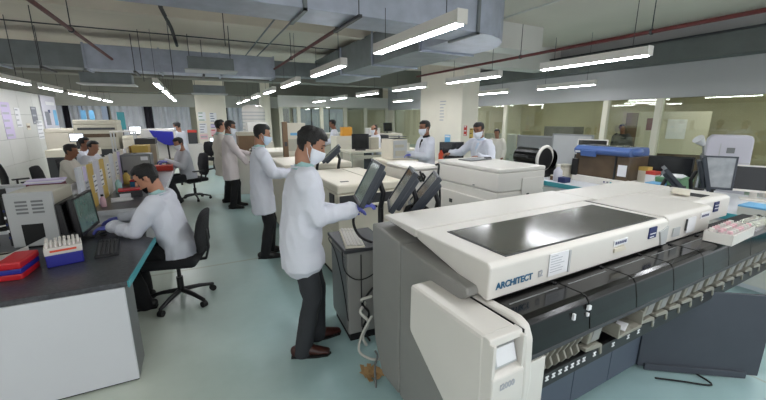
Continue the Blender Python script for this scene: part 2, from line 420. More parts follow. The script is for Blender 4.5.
MB().span((8.58, -1.0, 3.28), (8.99, 12.0, 3.31)).build('top_angle', 'dark_grey', d3, O)
# downstand beams
def beam(n, a, b, m='beam_grey'): return struct(sp('trim_%d' % n, m, None, a, b))
beam(11, (-8, 12.6, 2.95), (9, 13.2, ZC)); beam(12, (-8, 17.6, 2.8), (9, 18.3, ZC)); beam(13, (4.45, 7.0, 3.02), (9, 7.5, ZC), 'beam_pale')
beam(15, (4.5, 5.6, 3.12), (6.6, 6.1, ZC), 'beam_pale'); beam(14, (-8, 7.4, 3.42), (4.4, 7.62, ZC), 'slab')
# cassette boxes hanging below the left duct
def fan_coil(x, y, z, w, label):
    t = thing('ceiling_fan_coil', label, 'fan coil', (x, y, z))
    bx('casing', 'galvanised_dull', t, (0, 0, 0.14), (w, 0.5, 0.26), 0.01)
    bx('tray', 'light_grey', t, (0, 0, -0.01), (w + 0.14, 0.62, 0.03), 0.005)
    for sx in (-1, 1): MB().cyl((sx * w * 0.45, 0, 0.26), (sx * w * 0.45, 0, ZC - z), 0.008, n=6).build('hanger_rod', 'dark_grey', t)
fan_coil(-1.95, 12.2, 2.66, 1.1, 'galvanised fan coil box under the left duct near the tiled wall')
fan_coil(0.45, 9.6, 2.84, 0.95, 'galvanised fan coil box above the aisle, left of the poster column')
fan_coil(0.55, 14.4, 2.62, 1.0, 'small grey fan coil box directly above the poster column')
# pipes
def pipe(name, pts, r, m, label, cat='pipe', hang=()):
    t = thing(name, label, cat, pts[0])
    MB().tube(pts, r, 8, round_caps=False).build('pipe_run', m, t, pts[0])
    for h in hang:
        b = MB(); b.cyl((h[0], h[1], h[2]), (h[0], h[1], ZC), 0.007, n=6); b.tube([(h[0], h[1] - .015, h[2]), (h[0], h[1] + .015, h[2])], r * 1.5, 8, round_caps=False); b.build('hanger', 'dark_grey', t, pts[0])
    return t
pipe('sprinkler_pipe', [(-1.5, 2.0, 3.05), (-1.5, 10.2, 3.05)], 0.028, 'red_paint', 'dark red sprinkler pipe at the upper left of the ceiling', hang=[(-1.5, 7.2, 3.05)])
pipe('sprinkler_pipe', [(2.0, 4.6, 3.05), (2.0, 10.2, 3.05)], 0.028, 'red_paint', 'red sprinkler pipe between the two big ducts', hang=[(2.0, 5.3, 3.05), (2.0, 8.3, 3.05)])
pipe('sprinkler_pipe', [(6.0, -0.6, 2.99), (6.0, 9.5, 2.99)], 0.028, 'red_paint', 'long red sprinkler pipe over the right side of the room', hang=[(6.0, 3.2, 2.99), (6.0, 5.6, 2.99)])
pipe('conduit', [(-6, 8.9, 3.42), (9, 8.9, 3.42)], 0.012, 'dark_grey', 'thin grey conduit crossing the ceiling slab before the left duct', 'conduit')
pipe('conduit', [(1.55, 4.6, 3.3), (1.55, 10, 3.3)], 0.014, 'galvanised_dull', 'thin conduit beside the red pipe between the ducts', 'conduit')
pipe('conduit', [(1.28, 4.6, 3.3), (1.28, 10, 3.3)], 0.014, 'galvanised_dull', 'second thin conduit, further left of the red pipe between the ducts', 'conduit')
pipe('cable_bundle', [(-.33, 4.5, 3.5), (-.27, 5.6, 3.42), (-.30, 7.0, 3.45), (-.22, 8.2, 3.40), (-.2, 10.1, 3.42)], 0.032, 'cable', 'black cable bundle sagging under the slab above the aisle', 'cable')
pipe('conduit', [(4.9, 0.5, 3.45), (4.9, 7, 3.45)], 0.016, 'beam_pale', 'pale conduit along the slab right of the near duct', 'conduit')
for k, (x, y) in enumerate(((-2.9, 9.4), (-2.2, 8.2), (-0.9, 9.6), (-0.3, 8.6), (0.7, 7.6), (0.55, 6.6))):
    o = MB().cyl((x, y, 2.55 if k < 4 else 2.9), (x, y, ZC), 0.007, n=6).build('threaded_rod', 'dark_grey')
    tag(o, ['bare hanger rod nearest the tiled wall', 'bare hanger rod right of the upper left red pipe', 'bare hanger rod left of the aisle light row', 'bare hanger rod at the head of the aisle light row', 'bare hanger rod above the aisle before the left duct', 'short bare hanger rod right of the aisle cable bundle'][k], 'rod')

# tube lights ------------------------------------------------------
def tube_light():
    t = thing('tube_light', '', 'ceiling light', (0, 0, 0))
    MB().prism([(-0.045, 0.0), (-0.05, 0.10), (0.05, 0.10), (0.045, 0.0)], 'y', -0.75, 0.75, 0.004).build('housing', 'white_plastic', t)
    MB().prism([(-0.04, -0.012), (-0.04, 0.002), (0.04, 0.002), (0.04, -0.012)], 'y', -0.73, 0.73, 0.004).build('diffuser', 'diffuser', t)
    for s in (-1, 1):
        bx('end_cap', 'white_plastic', t, (0, s * 0.757, 0.048), (0.106, 0.014, 0.112), 0.004)
        MB().cyl((0, s * 0.55, 0.1), (0, s * 0.55, 1.1), 0.004, n=5).build('suspension_wire', 'dark_grey', t)
    return t
TL = tube_light(); first = True
rows = [(-3.2, 'beside the tiled left wall', [10.2, 12.4, 14.7, 17.0, 19.2]),
        (-0.67, 'over the left bench aisle', [10.0, 12.4, 14.8, 17.2]),
        (1.95, 'over the standing men', [0.3, 3.2, 5.78, 8.35, 10.9, 13.5, 16.1, 18.7]),
        (4.86, 'over the right hand analysers', [-1.1, 0.75, 3.33, 5.72, 8.1, 10.6, 13.1, 15.6]),
        (7.9, 'beside the glass partition', [1.2, 5.95, 8.5, 11.0, 13.6]),
        (11.0, 'behind the glass partition', [1.2, 3.6, 6.0, 8.4, 10.6]),
        (-3.2, 'unseen left of the camera', [1.0, 4.6]), (-0.67, 'unseen behind the camera', [-0.5])]  # unseen lights continuing the grid, put in for camera-side lighting
for x, where, yy in rows:
    for k, y in enumerate(yy):
        lb = 'hanging white tube light, %s in the row %s' % (ORD[k], where)
        if first: o = TL; first = False; o.location = (x, y, 2.5); o['label'] = lb
        else: o = copy_tree(TL, (x, y, 2.5), 0, lb)
        o['group'] = 'hanging tube lights'
        for ch in o.children:
            if ch.name.startswith('suspension_wire'):
                wy = y + ch.data.vertices[0].co.y
                if (10.2 < wy < 11 and -6 < x < 3.3) or (3.8 < wy < 4.5 and x < 3.4): ch.scale.z = 0.33; ch.location.z = 0.067
# ================================================================ big foreground analyser
AR = thing('immunoassay_analyser', 'large white and grey laboratory analyser with smoked window and black sample track in the foreground', 'analyser', (1.05, 1.1, 0), 1.7)
O = (1.05, 1.1, 0)
def ap(name, m, a, b, bev=0.004, label=None): return sp(name, m, AR, a, b, bev, O, label)
# grey lower body (side profile y,z)
MB().prism([(1.92, 0.04), (2.03, 0.25), (2.06, 0.55), (2.055, 1.09), (1.705, 1.058), (1.705, 0.04)], 'x', 1.0, 2.72, 0.012).build('rear_side_panel', 'grey_plastic', AR, O)
MB().prism([(1.695, 0.04), (1.695, 1.055), (1.14, 1.022), (1.125, 0.99), (1.20, 0.93), (1.25, 0.6), (1.16, 0.04)], 'x', 1.0, 2.72, 0.012).build('front_side_panel', 'grey_plastic', AR, O)
# hood: rear strip and hinged front lid
MB().prism([(1.645, 1.10), (2.01, 1.128), (2.01, 1.15), (1.645, 1.15)], 'x', 1.065, 2.74, 0.008).build('rear_cover', 'white_plastic', AR, O)
lid = MB().prism([(1.63, 1.10), (1.63, 1.15), (1.09, 1.15), (1.068, 1.13), (1.072, 0.975), (1.10, 0.975), (1.30, 1.03)], 'x', 1.065, 2.60, 0.009).build('front_lid', 'white_plastic', AR, O)
MB().span((1.19, 1.10, 1.1498), (2.52, 1.52, 1.1535), 0.001).build('window_frame', 'dark_grey', lid, O)
MB().span((1.20, 1.11, 1.152), (2.51, 1.51, 1.1555), 0.001).build('smoked_window', 'black_smoke', lid, O, label='smoked brown-grey window')
MB().prism([(1.635, 1.06), (1.635, 1.148), (1.10, 1.14), (1.09, 0.985), (1.2, 0.985)], 'x', 2.605, 2.635).build('gap_panel', 'black_matte', AR, O)
ftx = lambda x, z, y=1.0675: Matrix.Translation(Vector((x, y, z)) - Vector(O)) @ Matrix.Rotation(R(90), 4, 'X')
text('lettering', 'ARCHITECT', 0.044, 'ink_blue', lid, ftx(1.108, 1.022) @ Matrix.Scale(1.0, 4))
text('lettering', 'i2', 0.046, 'ink_pale', lid, ftx(1.385, 1.022))
ap('data_sheet', 'paper', (1.455, 1.064, 1.008), (1.60, 1.068, 1.122), 0)
b = MB()
for k in range(7): b.span((1.466, 1.0625, 1.108 - k * 0.0135), (1.466 + (0.05 if k == 0 else random.uniform(.07, .12)), 1.0642, 1.111 - k * 0.0135))
b.build('printed_lines', 'ink_pale', AR, O, kind='stuff')
ap('clip_strip', 'light_grey', (1.607, 1.063, 1.0), (1.62, 1.069, 1.118), 0.001)
b = MB(); b.span((2.0, 1.063, 1.068), (2.135, 1.068, 1.10)); b.build('name_plate', 'paper', AR, O)
b = MB()
for k in range(6): b.span((2.012 + .019 * k, 1.0618, 1.076), (2.025 + .019 * k, 1.0632, 1.092))
b.build('printed_lines', 'ink_navy', AR, O, kind='stuff')
MB().prism([(2.01, 1.03), (2.13, 1.03), (2.10, 1.062), (2.01, 1.052)], 'y', 1.060, 1.069).build('lid_latch', 'cream_plastic', AR, O)
ap('badge', 'ink_navy', (2.37, 1.062, 1.05), (2.455, 1.069, 1.12), 0.001, 'navy square badge')
b = MB(); b.span((2.38, 1.0605, 1.077), (2.445, 1.0625, 1.083)); b.span((2.38, 1.0605, 1.057), (2.425, 1.0625, 1.063)); b.build('badge_print', 'paper', AR, O)
MB().prism([(2.535, 0.985), (2.50, 1.075), (2.595, 1.10), (2.595, 0.985)], 'y', 1.060, 1.072).build('corner_fillet', 'light_grey', AR, O)
# black gap behind track
ap('track_gap', 'black_matte', (1.10, 1.05, 0.90), (4.15, 1.16, 0.958), 0)
# white end housing
MB().prism([(1.415, 0.955), (1.42, 0.70), (1.26, 0.585), (1.05, 0.44), (0.95, 0.40), (0.90, 0.44), (0.892, 0.7), (0.90, 0.955)], 'x', 0.882, 1.062, 0.018).build('end_housing', 'white_plastic', AR, O)
eh = MB(); eh.prism([(0.91, 0.958), (0.91, 0.925), (0.868, 0.925), (0.874, 0.955)], 'x', 0.884, 1.06, 0.005)
eh.prism([(0.91, 0.828), (0.91, 0.43), (0.855, 0.46), (0.845, 0.70), (0.848, 0.80)], 'x', 0.884, 1.06, 0.008)
eh.span((0.884, 0.852, 0.80), (0.900, 0.91, 0.94), 0.003); eh.span((1.045, 0.852, 0.80), (1.060, 0.91, 0.94), 0.003); eh.build('end_front', 'white_plastic', AR, O)
MB().box((0.972, 0.888, 0.868), (0.135, 0.01, 0.10), 0.002, rx=R(-16)).build('indicator_panel', 'light_grey', AR, O)
dsp = MB().box((0.975, 0.878, 0.868), (0.105, 0.01, 0.07), 0.003, rx=R(-16)).build('indicator_display', 'paper', AR, O)
for k in range(3): MB().box((0.945 + k * 0.03, 0.8745, 0.855), (0.010, 0.008, 0.018), 0.001, rx=R(-16)).build('indicator', ['ink_grey', 'ink_pale', 'ink_navy'][k], AR, O)
text('lettering', 'i2000', 0.036, 'ink_pale', AR, ftx(0.925, 0.745, 0.8455))
# flange of the housing with a thin dark joint, lower corner plate
ap('joint', 'black_matte', (1.062, 0.87, 0.47), (1.067, 1.39, 0.952), 0)
MB().prism([(1.36, 0.955), (1.36, 0.68), (1.1, 0.50), (0.93, 0.46), (0.87, 0.5), (0.852, 0.70), (0.862, 0.90), (0.885, 0.955), (0.93, 0.972)], 'x', 1.068, 1.118, 0.012).build('end_flange', 'white_plastic', AR, O)
MB().prism([(0.873, 0.775), (0.873, 0.5), (0.91, 0.46), (1.0, 0.46), (1.0, 0.775)], 'x', 1.118, 1.225, 0.004).build('corner_plate', 'white_plastic', AR, O)
# black track covers in segments
prof = [(1.085, 0.962), (0.935, 0.962), (0.912, 0.955), (0.897, 0.935), (0.882, 0.86), (0.875, 0.80), (0.90, 0.80), (0.915, 0.86), (0.93, 0.93), (1.085, 0.945)]
xs = [1.12, 1.53, 1.93, 2.32, 2.69, 3.06, 3.43, 3.8, 4.2]
for i in range(len(xs) - 1):
    c = MB().prism(prof, 'x', xs[i] + 0.003, xs[i + 1] - 0.003, 0.003).build('track_cover', 'black_gloss', AR, O)
    MB().span((xs[i + 1] - 0.03, 1.055, 0.962), (xs[i + 1] - 0.01, 1.075, 0.968), 0.001).build('hinge_pin', 'black_matte', c, O)
    MB().span((xs[i] + 0.03, 1.02, 0.9618), (xs[i + 1] - 0.05, 1.028, 0.9632)).build('hinge_line', 'mid_grey', c, O)
for x, w, h, z in ((1.505, 0.022, 0.022, 0.905), (1.503, 0.014, 0.016, 0.875), (1.40, 0.014, 0.03, 0.885)):
    ap('sticker', 'paper', (x, 0.878, z), (x + w, 0.889, z + h), 0.001)
ap('cover_sill', 'dark_grey', (1.12, 0.872, 0.785), (4.2, 0.90, 0.805), 0.003)
ap('inner_wall', 'black_matte', (1.12, 1.0, 0.58), (4.18, 1.06, 0.95), 0)
ap('bay_floor', 'black_plastic', (1.12, 0.90, 0.585), (4.18, 1.02, 0.605), 0.002)
# label rail
ap('label_rail', 'black_plastic', (1.225, 0.892, 0.585), (4.18, 0.91, 0.655), 0.002)
for x in [1.265 + 0.045 * k for k in range(7)] + [1.62, 1.78, 1.92, 2.02, 2.17, 2.32, 2.47, 2.62, 2.78, 2.93, 3.1]:
    b = MB(); b.span((x, 0.889, 0.618), (x + 0.022, 0.893, 0.624)); b.span((x + 0.006, 0.889, 0.624), (x + 0.016, 0.893, 0.634)); b.span((x, 0.889, 0.634), (x + 0.022, 0.893, 0.641)); b.build('rail_mark', 'paper', AR, O)
# thin vanes at the near end, then the rack bays
for k in range(6):
    x = 1.25 + k * 0.048
    MB().prism([(0.885, 0.765), (0.905, 0.72), (0.89, 0.69), (0.91, 0.655), (0.96, 0.655), (0.96, 0.78), (0.89, 0.782)], 'x', x, x + 0.012, 0.002).build('rack_guide', 'bay_shaded', AR, O)
def bay(x, w=0.10):
    t = MB(); t.prism([(0.885, 0.782), (0.895, 0.70), (0.96, 0.70), (0.96, 0.784)], 'x', x, x + w, 0.004)
    r = t.build('rack_bay', 'bay_shaded', AR, O)
    MB().prism([(0.882, 0.778), (0.893, 0.705), (0.899, 0.705), (0.889, 0.778)], 'x', x + w * 0.25, x + w * 0.92, 0.001).build('bay_window', 'grey_plastic', r, O)
    MB().prism([(x - 0.02, 0.69), (x + w * .8, 0.69), (x + w * 1.15, 0.675), (x + w * 1.25, 0.62), (x + w * 1.1, 0.615), (x + w, 0.66), (x - 0.02, 0.672)], 'y', 0.884, 0.93, 0.003).build('bay_arm', 'bay_shaded', r, O)
for x in (1.56, 2.06, 2.21, 2.36, 2.51, 2.66, 2.82, 2.98, 3.14, 3.3, 3.46, 3.62, 3.78, 3.94): bay(x)
# open drawer tray with slips of paper
MB().span((1.765, 0.86, 0.685), (1.985, 0.97, 0.70), 0.002).span((1.765, 0.86, 0.70), (1.775, 0.97, 0.76), 0.002).span((1.978, 0.86, 0.70), (1.988, 0.97, 0.775), 0.002).build('sample_tray', 'bay_shaded', AR, O)
MB().box((1.86, 0.90, 0.712), (0.09, 0.05, 0.004), rz=R(18)).build('paper_slip', 'paper', AR, O)
MB().box((1.86, 0.955, 0.745), (0.07, 0.05, 0.004), rz=R(-8), rx=R(50)).build('paper_slip', 'paper', AR, O)
# slanted lower front panels
for a, b_ in ((1.14, 1.50), (1.506, 1.90), (1.906, 2.30), (2.306, 2.69)):
    MB().prism([(1.125, 0.58), (1.135, 0.03), (1.16, 0.03), (1.16, 0.58)], 'x', a, b_, 0.002).build('lower_panel', 'slate_panel', AR, O)
ap('base_plinth', 'black_matte', (1.2, 1.18, 0.0), (3.75, 1.9, 0.07), 0)
ap('chassis', 'slate_dark', (2.72, 1.16, 0.06), (3.78, 2.0, 0.9), 0.01)
# open service door
dd = Vector((3.27, 0.67, 0)) - Vector((2.66, 1.13, 0)); ang = math.atan2(dd.y, dd.x)
MB().box((2.66 + dd.x / 2, 1.13 + dd.y / 2, 0.33), (dd.length, 0.022, 0.60), 0.004, rz=ang).build('service_door', 'slate_dark', AR, O)
MB().box((2.66 + dd.x * .46, 1.13 + dd.y * .46 - 0.02, 0.035), (dd.length * .84, 0.016, 0.05), 0.003, rz=ang).build('door_kick_plate', 'slate_dark', AR, O)
# second and third module covers
m2 = MB().prism([(1.60, 1.06), (1.60, 1.15), (1.11, 1.15), (1.085, 1.128), (1.09, 0.965), (1.12, 0.965)], 'x', 2.64, 3.28, 0.009).build('second_lid', 'white_plastic', AR, O)
MB().prism([(1.61, 1.06), (1.98, 1.06), (1.98, 1.15), (1.61, 1.15)], 'x', 2.745, 3.88, 0.008).build('second_rear_cover', 'white_plastic', AR, O)
m3 = MB().prism([(1.60, 1.0), (1.60, 1.15), (1.21, 1.15), (1.18, 1.13), (1.18, 0.97), (1.3, 0.97)], 'x', 3.29, 3.88, 0.009).build('third_lid', 'white_plastic', AR, O)
ap('data_sheet', 'paper', (2.90, 1.078, 1.0), (3.02, 1.084, 1.105), 0)
b = MB(); b.span((2.72, 1.079, 1.0), (2.81, 1.086, 1.06)); b.build('keyhole_plate', 'light_grey', m2, O)
ap('sheet_clip', 'dark_grey', (2.885, 1.076, 1.02), (2.895, 1.084, 1.10), 0)
ap('name_plate', 'paper', (3.09, 1.078, 1.075), (3.23, 1.084, 1.115), 0)
b = MB()
for k in range(6): b.span((3.10 + .019 * k, 1.0768, 1.086), (3.113 + .019 * k, 1.0782, 1.102))
b.build('printed_lines', 'ink_navy', AR, O, kind='stuff')
ap('badge', 'ink_navy', (3.58, 1.172, 1.04), (3.66, 1.18, 1.12), 0.001, 'navy square badge')
b = MB(); b.span((3.585, 1.170, 1.09), (3.655, 1.1725, 1.095)); b.span((3.585, 1.170, 1.065), (3.655, 1.1725, 1.07)); b.build('badge_print', 'paper', AR, O)
ap('tray_well', 'black_matte', (3.53, 1.25, 1.1495), (3.68, 1.38, 1.1525), 0)
MB().box((3.56, 1.40, 1.168), (0.26, 0.12, 0.010), 0.002, rz=R(20), rx=R(6)).build('tray_lid', 'cream_plastic', AR, O)

# tray of capped tubes standing on the track
TR = thing('tube_tray', 'white tray of capped sample tubes standing on the black track', 'tray', (3.16, 1.0, 0.965), 4)
MB().span((-0.20, -0.075, 0.0), (0.22, -0.068, 0.07), 0.002).build('tray_front', 'white_plastic', TR)
MB().span((-0.20, 0.068, 0.0), (0.22, 0.075, 0.07), 0.002).build('tray_back', 'white_plastic', TR)
MB().span((-0.20, -0.075, 0.0), (-0.193, 0.075, 0.07), 0.002).span((0.213, -0.075, 0.0), (0.22, 0.075, 0.07), 0.002).span((-0.19, -0.07, 0.0), (0.21, 0.07, 0.006)).build('tray_ends', 'white_plastic', TR)
bx('tray_divider', 'light_grey', TR, (0.01, 0.023, 0.033), (0.40, 0.004, 0.06))
tb = None
for i in range(8):
    for j in range(3):
        x = -0.165 + i * 0.05; y = -0.046 + j * 0.046
        if tb is None:
            t = thing('sample_tube', 'small capped sample tube in the white tray on the track', 'tube', (0, 0, 0), 0, 'tubes in the white tray')
            MB().cyl((0, 0, 0), (0, 0, 0.066), 0.011, n=10).build('tube_body', 'tube_glass', t); MB().cyl((0, 0, 0.064), (0, 0, 0.08), 0.014, n=10).build('cap', 'pink_paper', t); tb = t
        else: t = copy_tree(tb)
        if (i * 3 + j * 5) % 4 > 1:
            for ch in t.children:
                if ch.name.startswith('cap'): ch.data = ch.data.copy(); ch.data.materials[0] = M['white_plastic']
        t['label'] = 'small %s capped sample tube in the white tray on the track' % ('white' if (i * 3 + j * 5) % 4 > 1 else 'pale pink')
        p = Matrix.Rotation(R(4), 4, 'Z') @ Vector((x, y, 0.008)); t.location = Vector((3.16, 1.0, 0.965)) + p
# ================================================================ people
import numpy as np
class SD:
    """union of tapered elliptic tubes, turned into one continuous skin by surface nets"""
    def __init__(s): s.seg = []; s.m = None
    def tube(s, pts, rad, n=10, side=None, round_caps=True):
        pts = [Vector(p) for p in pts]
        if not isinstance(rad, (list, tuple)): rad = [rad] * len(pts)
        rad = [(r, r) if not isinstance(r, (list, tuple)) else r for r in rad]
        s.g = getattr(s, 'g', 0) + 1
        for i in range(len(pts) - 1):
            t = pts[i + 1] - pts[i]; L = t.length
            if L < 1e-6: continue
            t = t / L; u = Vector(side) if side is not None else (Vector((1, 0, 0)) if abs(t.x) < .8 else Vector((0, 1, 0)))
            u = u - t * u.dot(t); u = u.normalized() if u.length > 1e-4 else t.orthogonal().normalized(); v = t.cross(u)
            def cap(j, other):
                m = min(rad[j])
                if j in (0, len(pts) - 1): return m * .9 if round_caps else .006
                d = (pts[j + 1] - pts[j]).normalized().dot((pts[j] - pts[j - 1]).normalized())
                return m * (.95 if d < .985 else .25)
            s.seg.append((pts[i], t, L, u, v, rad[i], rad[i + 1], cap(i, i + 1), cap(i + 1, i), s.g))
        return s
    def xf(s, m):
        r = m.to_3x3(); s.seg = [(m @ p, r @ t, L, r @ u, r @ v, ra, rb, ca, cb, g) for p, t, L, u, v, ra, rb, ca, cb, g in s.seg]; return s
    def mesh(s, name, h, k):
        P = []
        for p, t, L, u, v, ra, rb, ca, cb, g_ in s.seg:
            q = p + t * L; r = max(max(ra), max(rb)); P += [[c - r for c in p], [c + r for c in p], [c - r for c in q], [c + r for c in q]]
        P = np.array(P); lo = P.min(0) - 3 * h; hi = P.max(0) + 3 * h
        n = np.ceil((hi - lo) / h).astype(int) + 1
        D = np.full(n, .25, np.float32); ax = [(lo[i] + h * np.arange(n[i])).astype(np.float32) for i in range(3)]
        for gid in sorted(set(e[-1] for e in s.seg)):
            G = [e for e in s.seg if e[-1] == gid]; box = []
            for p, t, L, u, v, ra, rb, ca, cb, _ in G:
                q = p + t * L; r = max(max(ra), max(rb)) + k + 2.5 * h
                box.append(([max(0, int((min(p[i], q[i]) - r - lo[i]) / h)) for i in range(3)], [min(n[i], int((max(p[i], q[i]) + r - lo[i]) / h) + 2) for i in range(3)]))
            i0 = np.min([b_[0] for b_ in box], 0); i1 = np.max([b_[1] for b_ in box], 0); W = np.full(i1 - i0, .25, np.float32)
            for (p, t, L, u, v, ra, rb, ca, cb, _), (j0, j1) in zip(G, box):
                sl = tuple(slice(x, y) for x, y in zip(j0, j1)); wl_ = tuple(slice(x - z0, y - z0) for x, y, z0 in zip(j0, j1, i0))
                X = ax[0][sl[0]][:, None, None] - p[0]; Y = ax[1][sl[1]][None, :, None] - p[1]; Z = ax[2][sl[2]][None, None, :] - p[2]
                w = X * t[0] + Y * t[1] + Z * t[2]; uu = X * u[0] + Y * u[1] + Z * u[2]; vv = X * v[0] + Y * v[1] + Z * v[2]
                f = np.clip(w / L, 0, 1); a = ra[0] + (rb[0] - ra[0]) * f; b = ra[1] + (rb[1] - ra[1]) * f
                over = np.where(w < 0, -w / ca, np.where(w > L, (w - L) / cb, 0))
                W[wl_] = np.minimum(W[wl_], (np.sqrt((uu / a) ** 2 + (vv / b) ** 2 + over ** 2) - 1) * np.minimum(a, b))
            sl = tuple(slice(x, y) for x, y in zip(i0, i1)); o = D[sl]; hh = np.maximum(k - np.abs(o - W), 0) / k; D[sl] = np.minimum(o, W) - hh * hh * k * .25
        ins = D < 0; c = [m - 1 for m in n]
        def sub(A, dx, dy, dz): return A[dx:dx + c[0], dy:dy + c[1], dz:dz + c[2]]
        cnt = np.zeros(c, np.int8)
        for dx in (0, 1):
            for dy in (0, 1):
                for dz in (0, 1): cnt += sub(ins, dx, dy, dz)
        act = (cnt > 0) & (cnt < 8); idx = np.argwhere(act); ids = np.full(c, -1, np.int32); ids[act] = np.arange(len(idx))
        acc = np.zeros((len(idx), 3)); num = np.zeros(len(idx))
        V = {(dx, dy, dz): D[idx[:, 0] + dx, idx[:, 1] + dy, idx[:, 2] + dz] for dx in (0, 1) for dy in (0, 1) for dz in (0, 1)}
        for e in range(3):
            for d1 in (0, 1):
                for d2 in (0, 1):
                    A = [0, 0, 0]; A[(e + 1) % 3] = d1; A[(e + 2) % 3] = d2; B = list(A); B[e] = 1
                    va, vb = V[tuple(A)], V[tuple(B)]; cr = (va < 0) != (vb < 0)
                    t_ = np.where(cr, va / np.where(cr, va - vb, 1), 0); pt = np.tile(np.array(A, float), (len(idx), 1)); pt[:, e] = t_
                    acc += pt * cr[:, None]; num += cr
        verts = lo + (idx + acc / num[:, None]) * h; faces = []
        for e in range(3):
            S = [slice(1, -1)] * 3; S[e] = slice(0, -1); S2 = [slice(1, -1)] * 3; S2[e] = slice(1, None)
            a = ins[tuple(S)]; b = ins[tuple(S2)]; ed = np.argwhere(a != b)
            if not len(ed): continue
            fl = a[tuple(ed.T)]; base = ed + 1; base[:, e] -= 1; i1, i2 = (e + 1) % 3, (e + 2) % 3
            def at(o1, o2):
                q = base.copy(); q[:, i1] += o1; q[:, i2] += o2; return ids[q[:, 0], q[:, 1], q[:, 2]]
            Q = np.stack([at(-1, -1), at(0, -1), at(0, 0), at(-1, 0)], 1); Q[~fl] = Q[~fl][:, ::-1]; faces.append(Q)
        F = np.concatenate(faces); me = bpy.data.meshes.new(name); me.from_pydata(verts.tolist(), [], F.tolist()); me.update()
        return me
def blob(name, sd, voxel, m, parent, smooth=.012, wrinkle=0.0, wscale=9.0):
    me = sd.mesh(name, voxel, smooth)
    if wrinkle:
        N = len(me.vertices); co = np.zeros(N * 3, np.float32); no = np.zeros(N * 3, np.float32)
        me.vertices.foreach_get('co', co); me.vertices.foreach_get('normal', no); co = co.reshape(-1, 3); no = no.reshape(-1, 3)
        d = np.array([.45 * noise.noise((x * wscale, y * wscale, z * wscale * .3)) for x, y, z in co.tolist()], np.float32)
        f2 = np.array([1 - abs(noise.noise((x * 7.5 + 7 + z * 2.5, y * 7.5, z * 2.6 - x * 3))) * 3.2 for x, y, z in co.tolist()], np.float32)
        co += no * (d * wrinkle + np.maximum(f2, 0) * wrinkle * .75)[:, None]; me.vertices.foreach_set('co', co.ravel()); me.update()
    me.polygons.foreach_set('use_smooth', [not (wrinkle and q.normal.z < -.75) for q in me.polygons])
    return link(name, me, m, parent)
def ik(a, t, l1, l2, pole):
    a = Vector(a); t = Vector(t); d = t - a; L = d.length
    if L > (l1 + l2) * 0.998: d = d * ((l1 + l2) * 0.998 / L); L = d.length; t = a + d
    x = (l1 * l1 - l2 * l2 + L * L) / (2 * L); h = math.sqrt(max(0, l1 * l1 - x * x))
    n = d.normalized(); p = Vector(pole) - n * Vector(pole).dot(n)
    if p.length < 1e-5: p = n.orthogonal()
    return a + n * x + p.normalized() * h, t
def hand(mb, w, fd, up, side, k=1.0, curl=35, spread=1.0, fat=0.0):
    """w wrist, fd finger direction, up = back of the hand, side +1: thumb on the left of fd"""
    f = Vector(fd).normalized(); u = Vector(up); u = (u - f * u.dot(f)).normalized(); s = f.cross(u) * (-side)
    w = Vector(w)
    mb.tube([w - f * 0.02 * k, w + f * 0.03 * k, w + f * 0.07 * k, w + f * 0.092 * k], [(0.028 * k + fat, 0.020 * k + fat), (0.036 * k + fat, 0.019 * k + fat), (0.042 * k + fat, 0.017 * k + fat), (0.040 * k + fat, 0.014 * k + fat)], 10, side=s)
    for i, (off, ln, r) in enumerate(((-0.031, 0.072, 0.0092), (-0.0105, 0.082, 0.0095), (0.0105, 0.076, 0.0092), (0.030, 0.060, 0.0082))):
        # i = 0 is the index finger, on the thumb side
        p = w + f * 0.088 * k - s * off * k * -1 * -1
        p = w + f * 0.088 * k + s * (-off) * k
        d = (f + s * (-off) * 2.2 * spread).normalized(); a = R(curl + i * 4)
        pts = [p - d * 0.01]; ang = 0
        for j, fr in enumerate((0.45, 0.32, 0.26)):
            ang += a * (0.45, 0.75, 0.6)[j]; p = p + (d * math.cos(ang) - u * math.sin(ang)) * ln * k * fr; pts.append(p)
        mb.tube(pts, [r * k + fat, r * k + fat, r * 0.93 * k + fat, r * 0.8 * k + fat], 7)
    p0 = w + f * 0.025 * k + s * 0.028 * k; p1 = w + f * 0.055 * k + s * 0.058 * k - u * 0.012 * k; p2 = w + f * 0.09 * k + s * 0.066 * k - u * 0.022 * k
    mb.tube([p0, p1, p2], [0.014 * k + fat, 0.0115 * k + fat, 0.0088 * k + fat], 7)
HEADP = [(-0.120, 0.050, .018, .016), (-.110, .044, .036, .036), (-.085, .027, .052, .062), (-.055, .013, .061, .079), (-.015, .004, .068, .090), (.02, 0, .073, .095), (.055, -.004, .0735, .094), (.085, -.008, .063, .080), (.105, -.010, .042, .052), (.116, -.010, .016, .02)]
def head_r(z):
    for i in range(len(HEADP) - 1):
        a, b = HEADP[i], HEADP[i + 1]
        if a[0] <= z <= b[0]:
            t = (z - a[0]) / (b[0] - a[0]); return [a[j] + (b[j] - a[j]) * t for j in (1, 2, 3)]
    return [0, .02, .02]
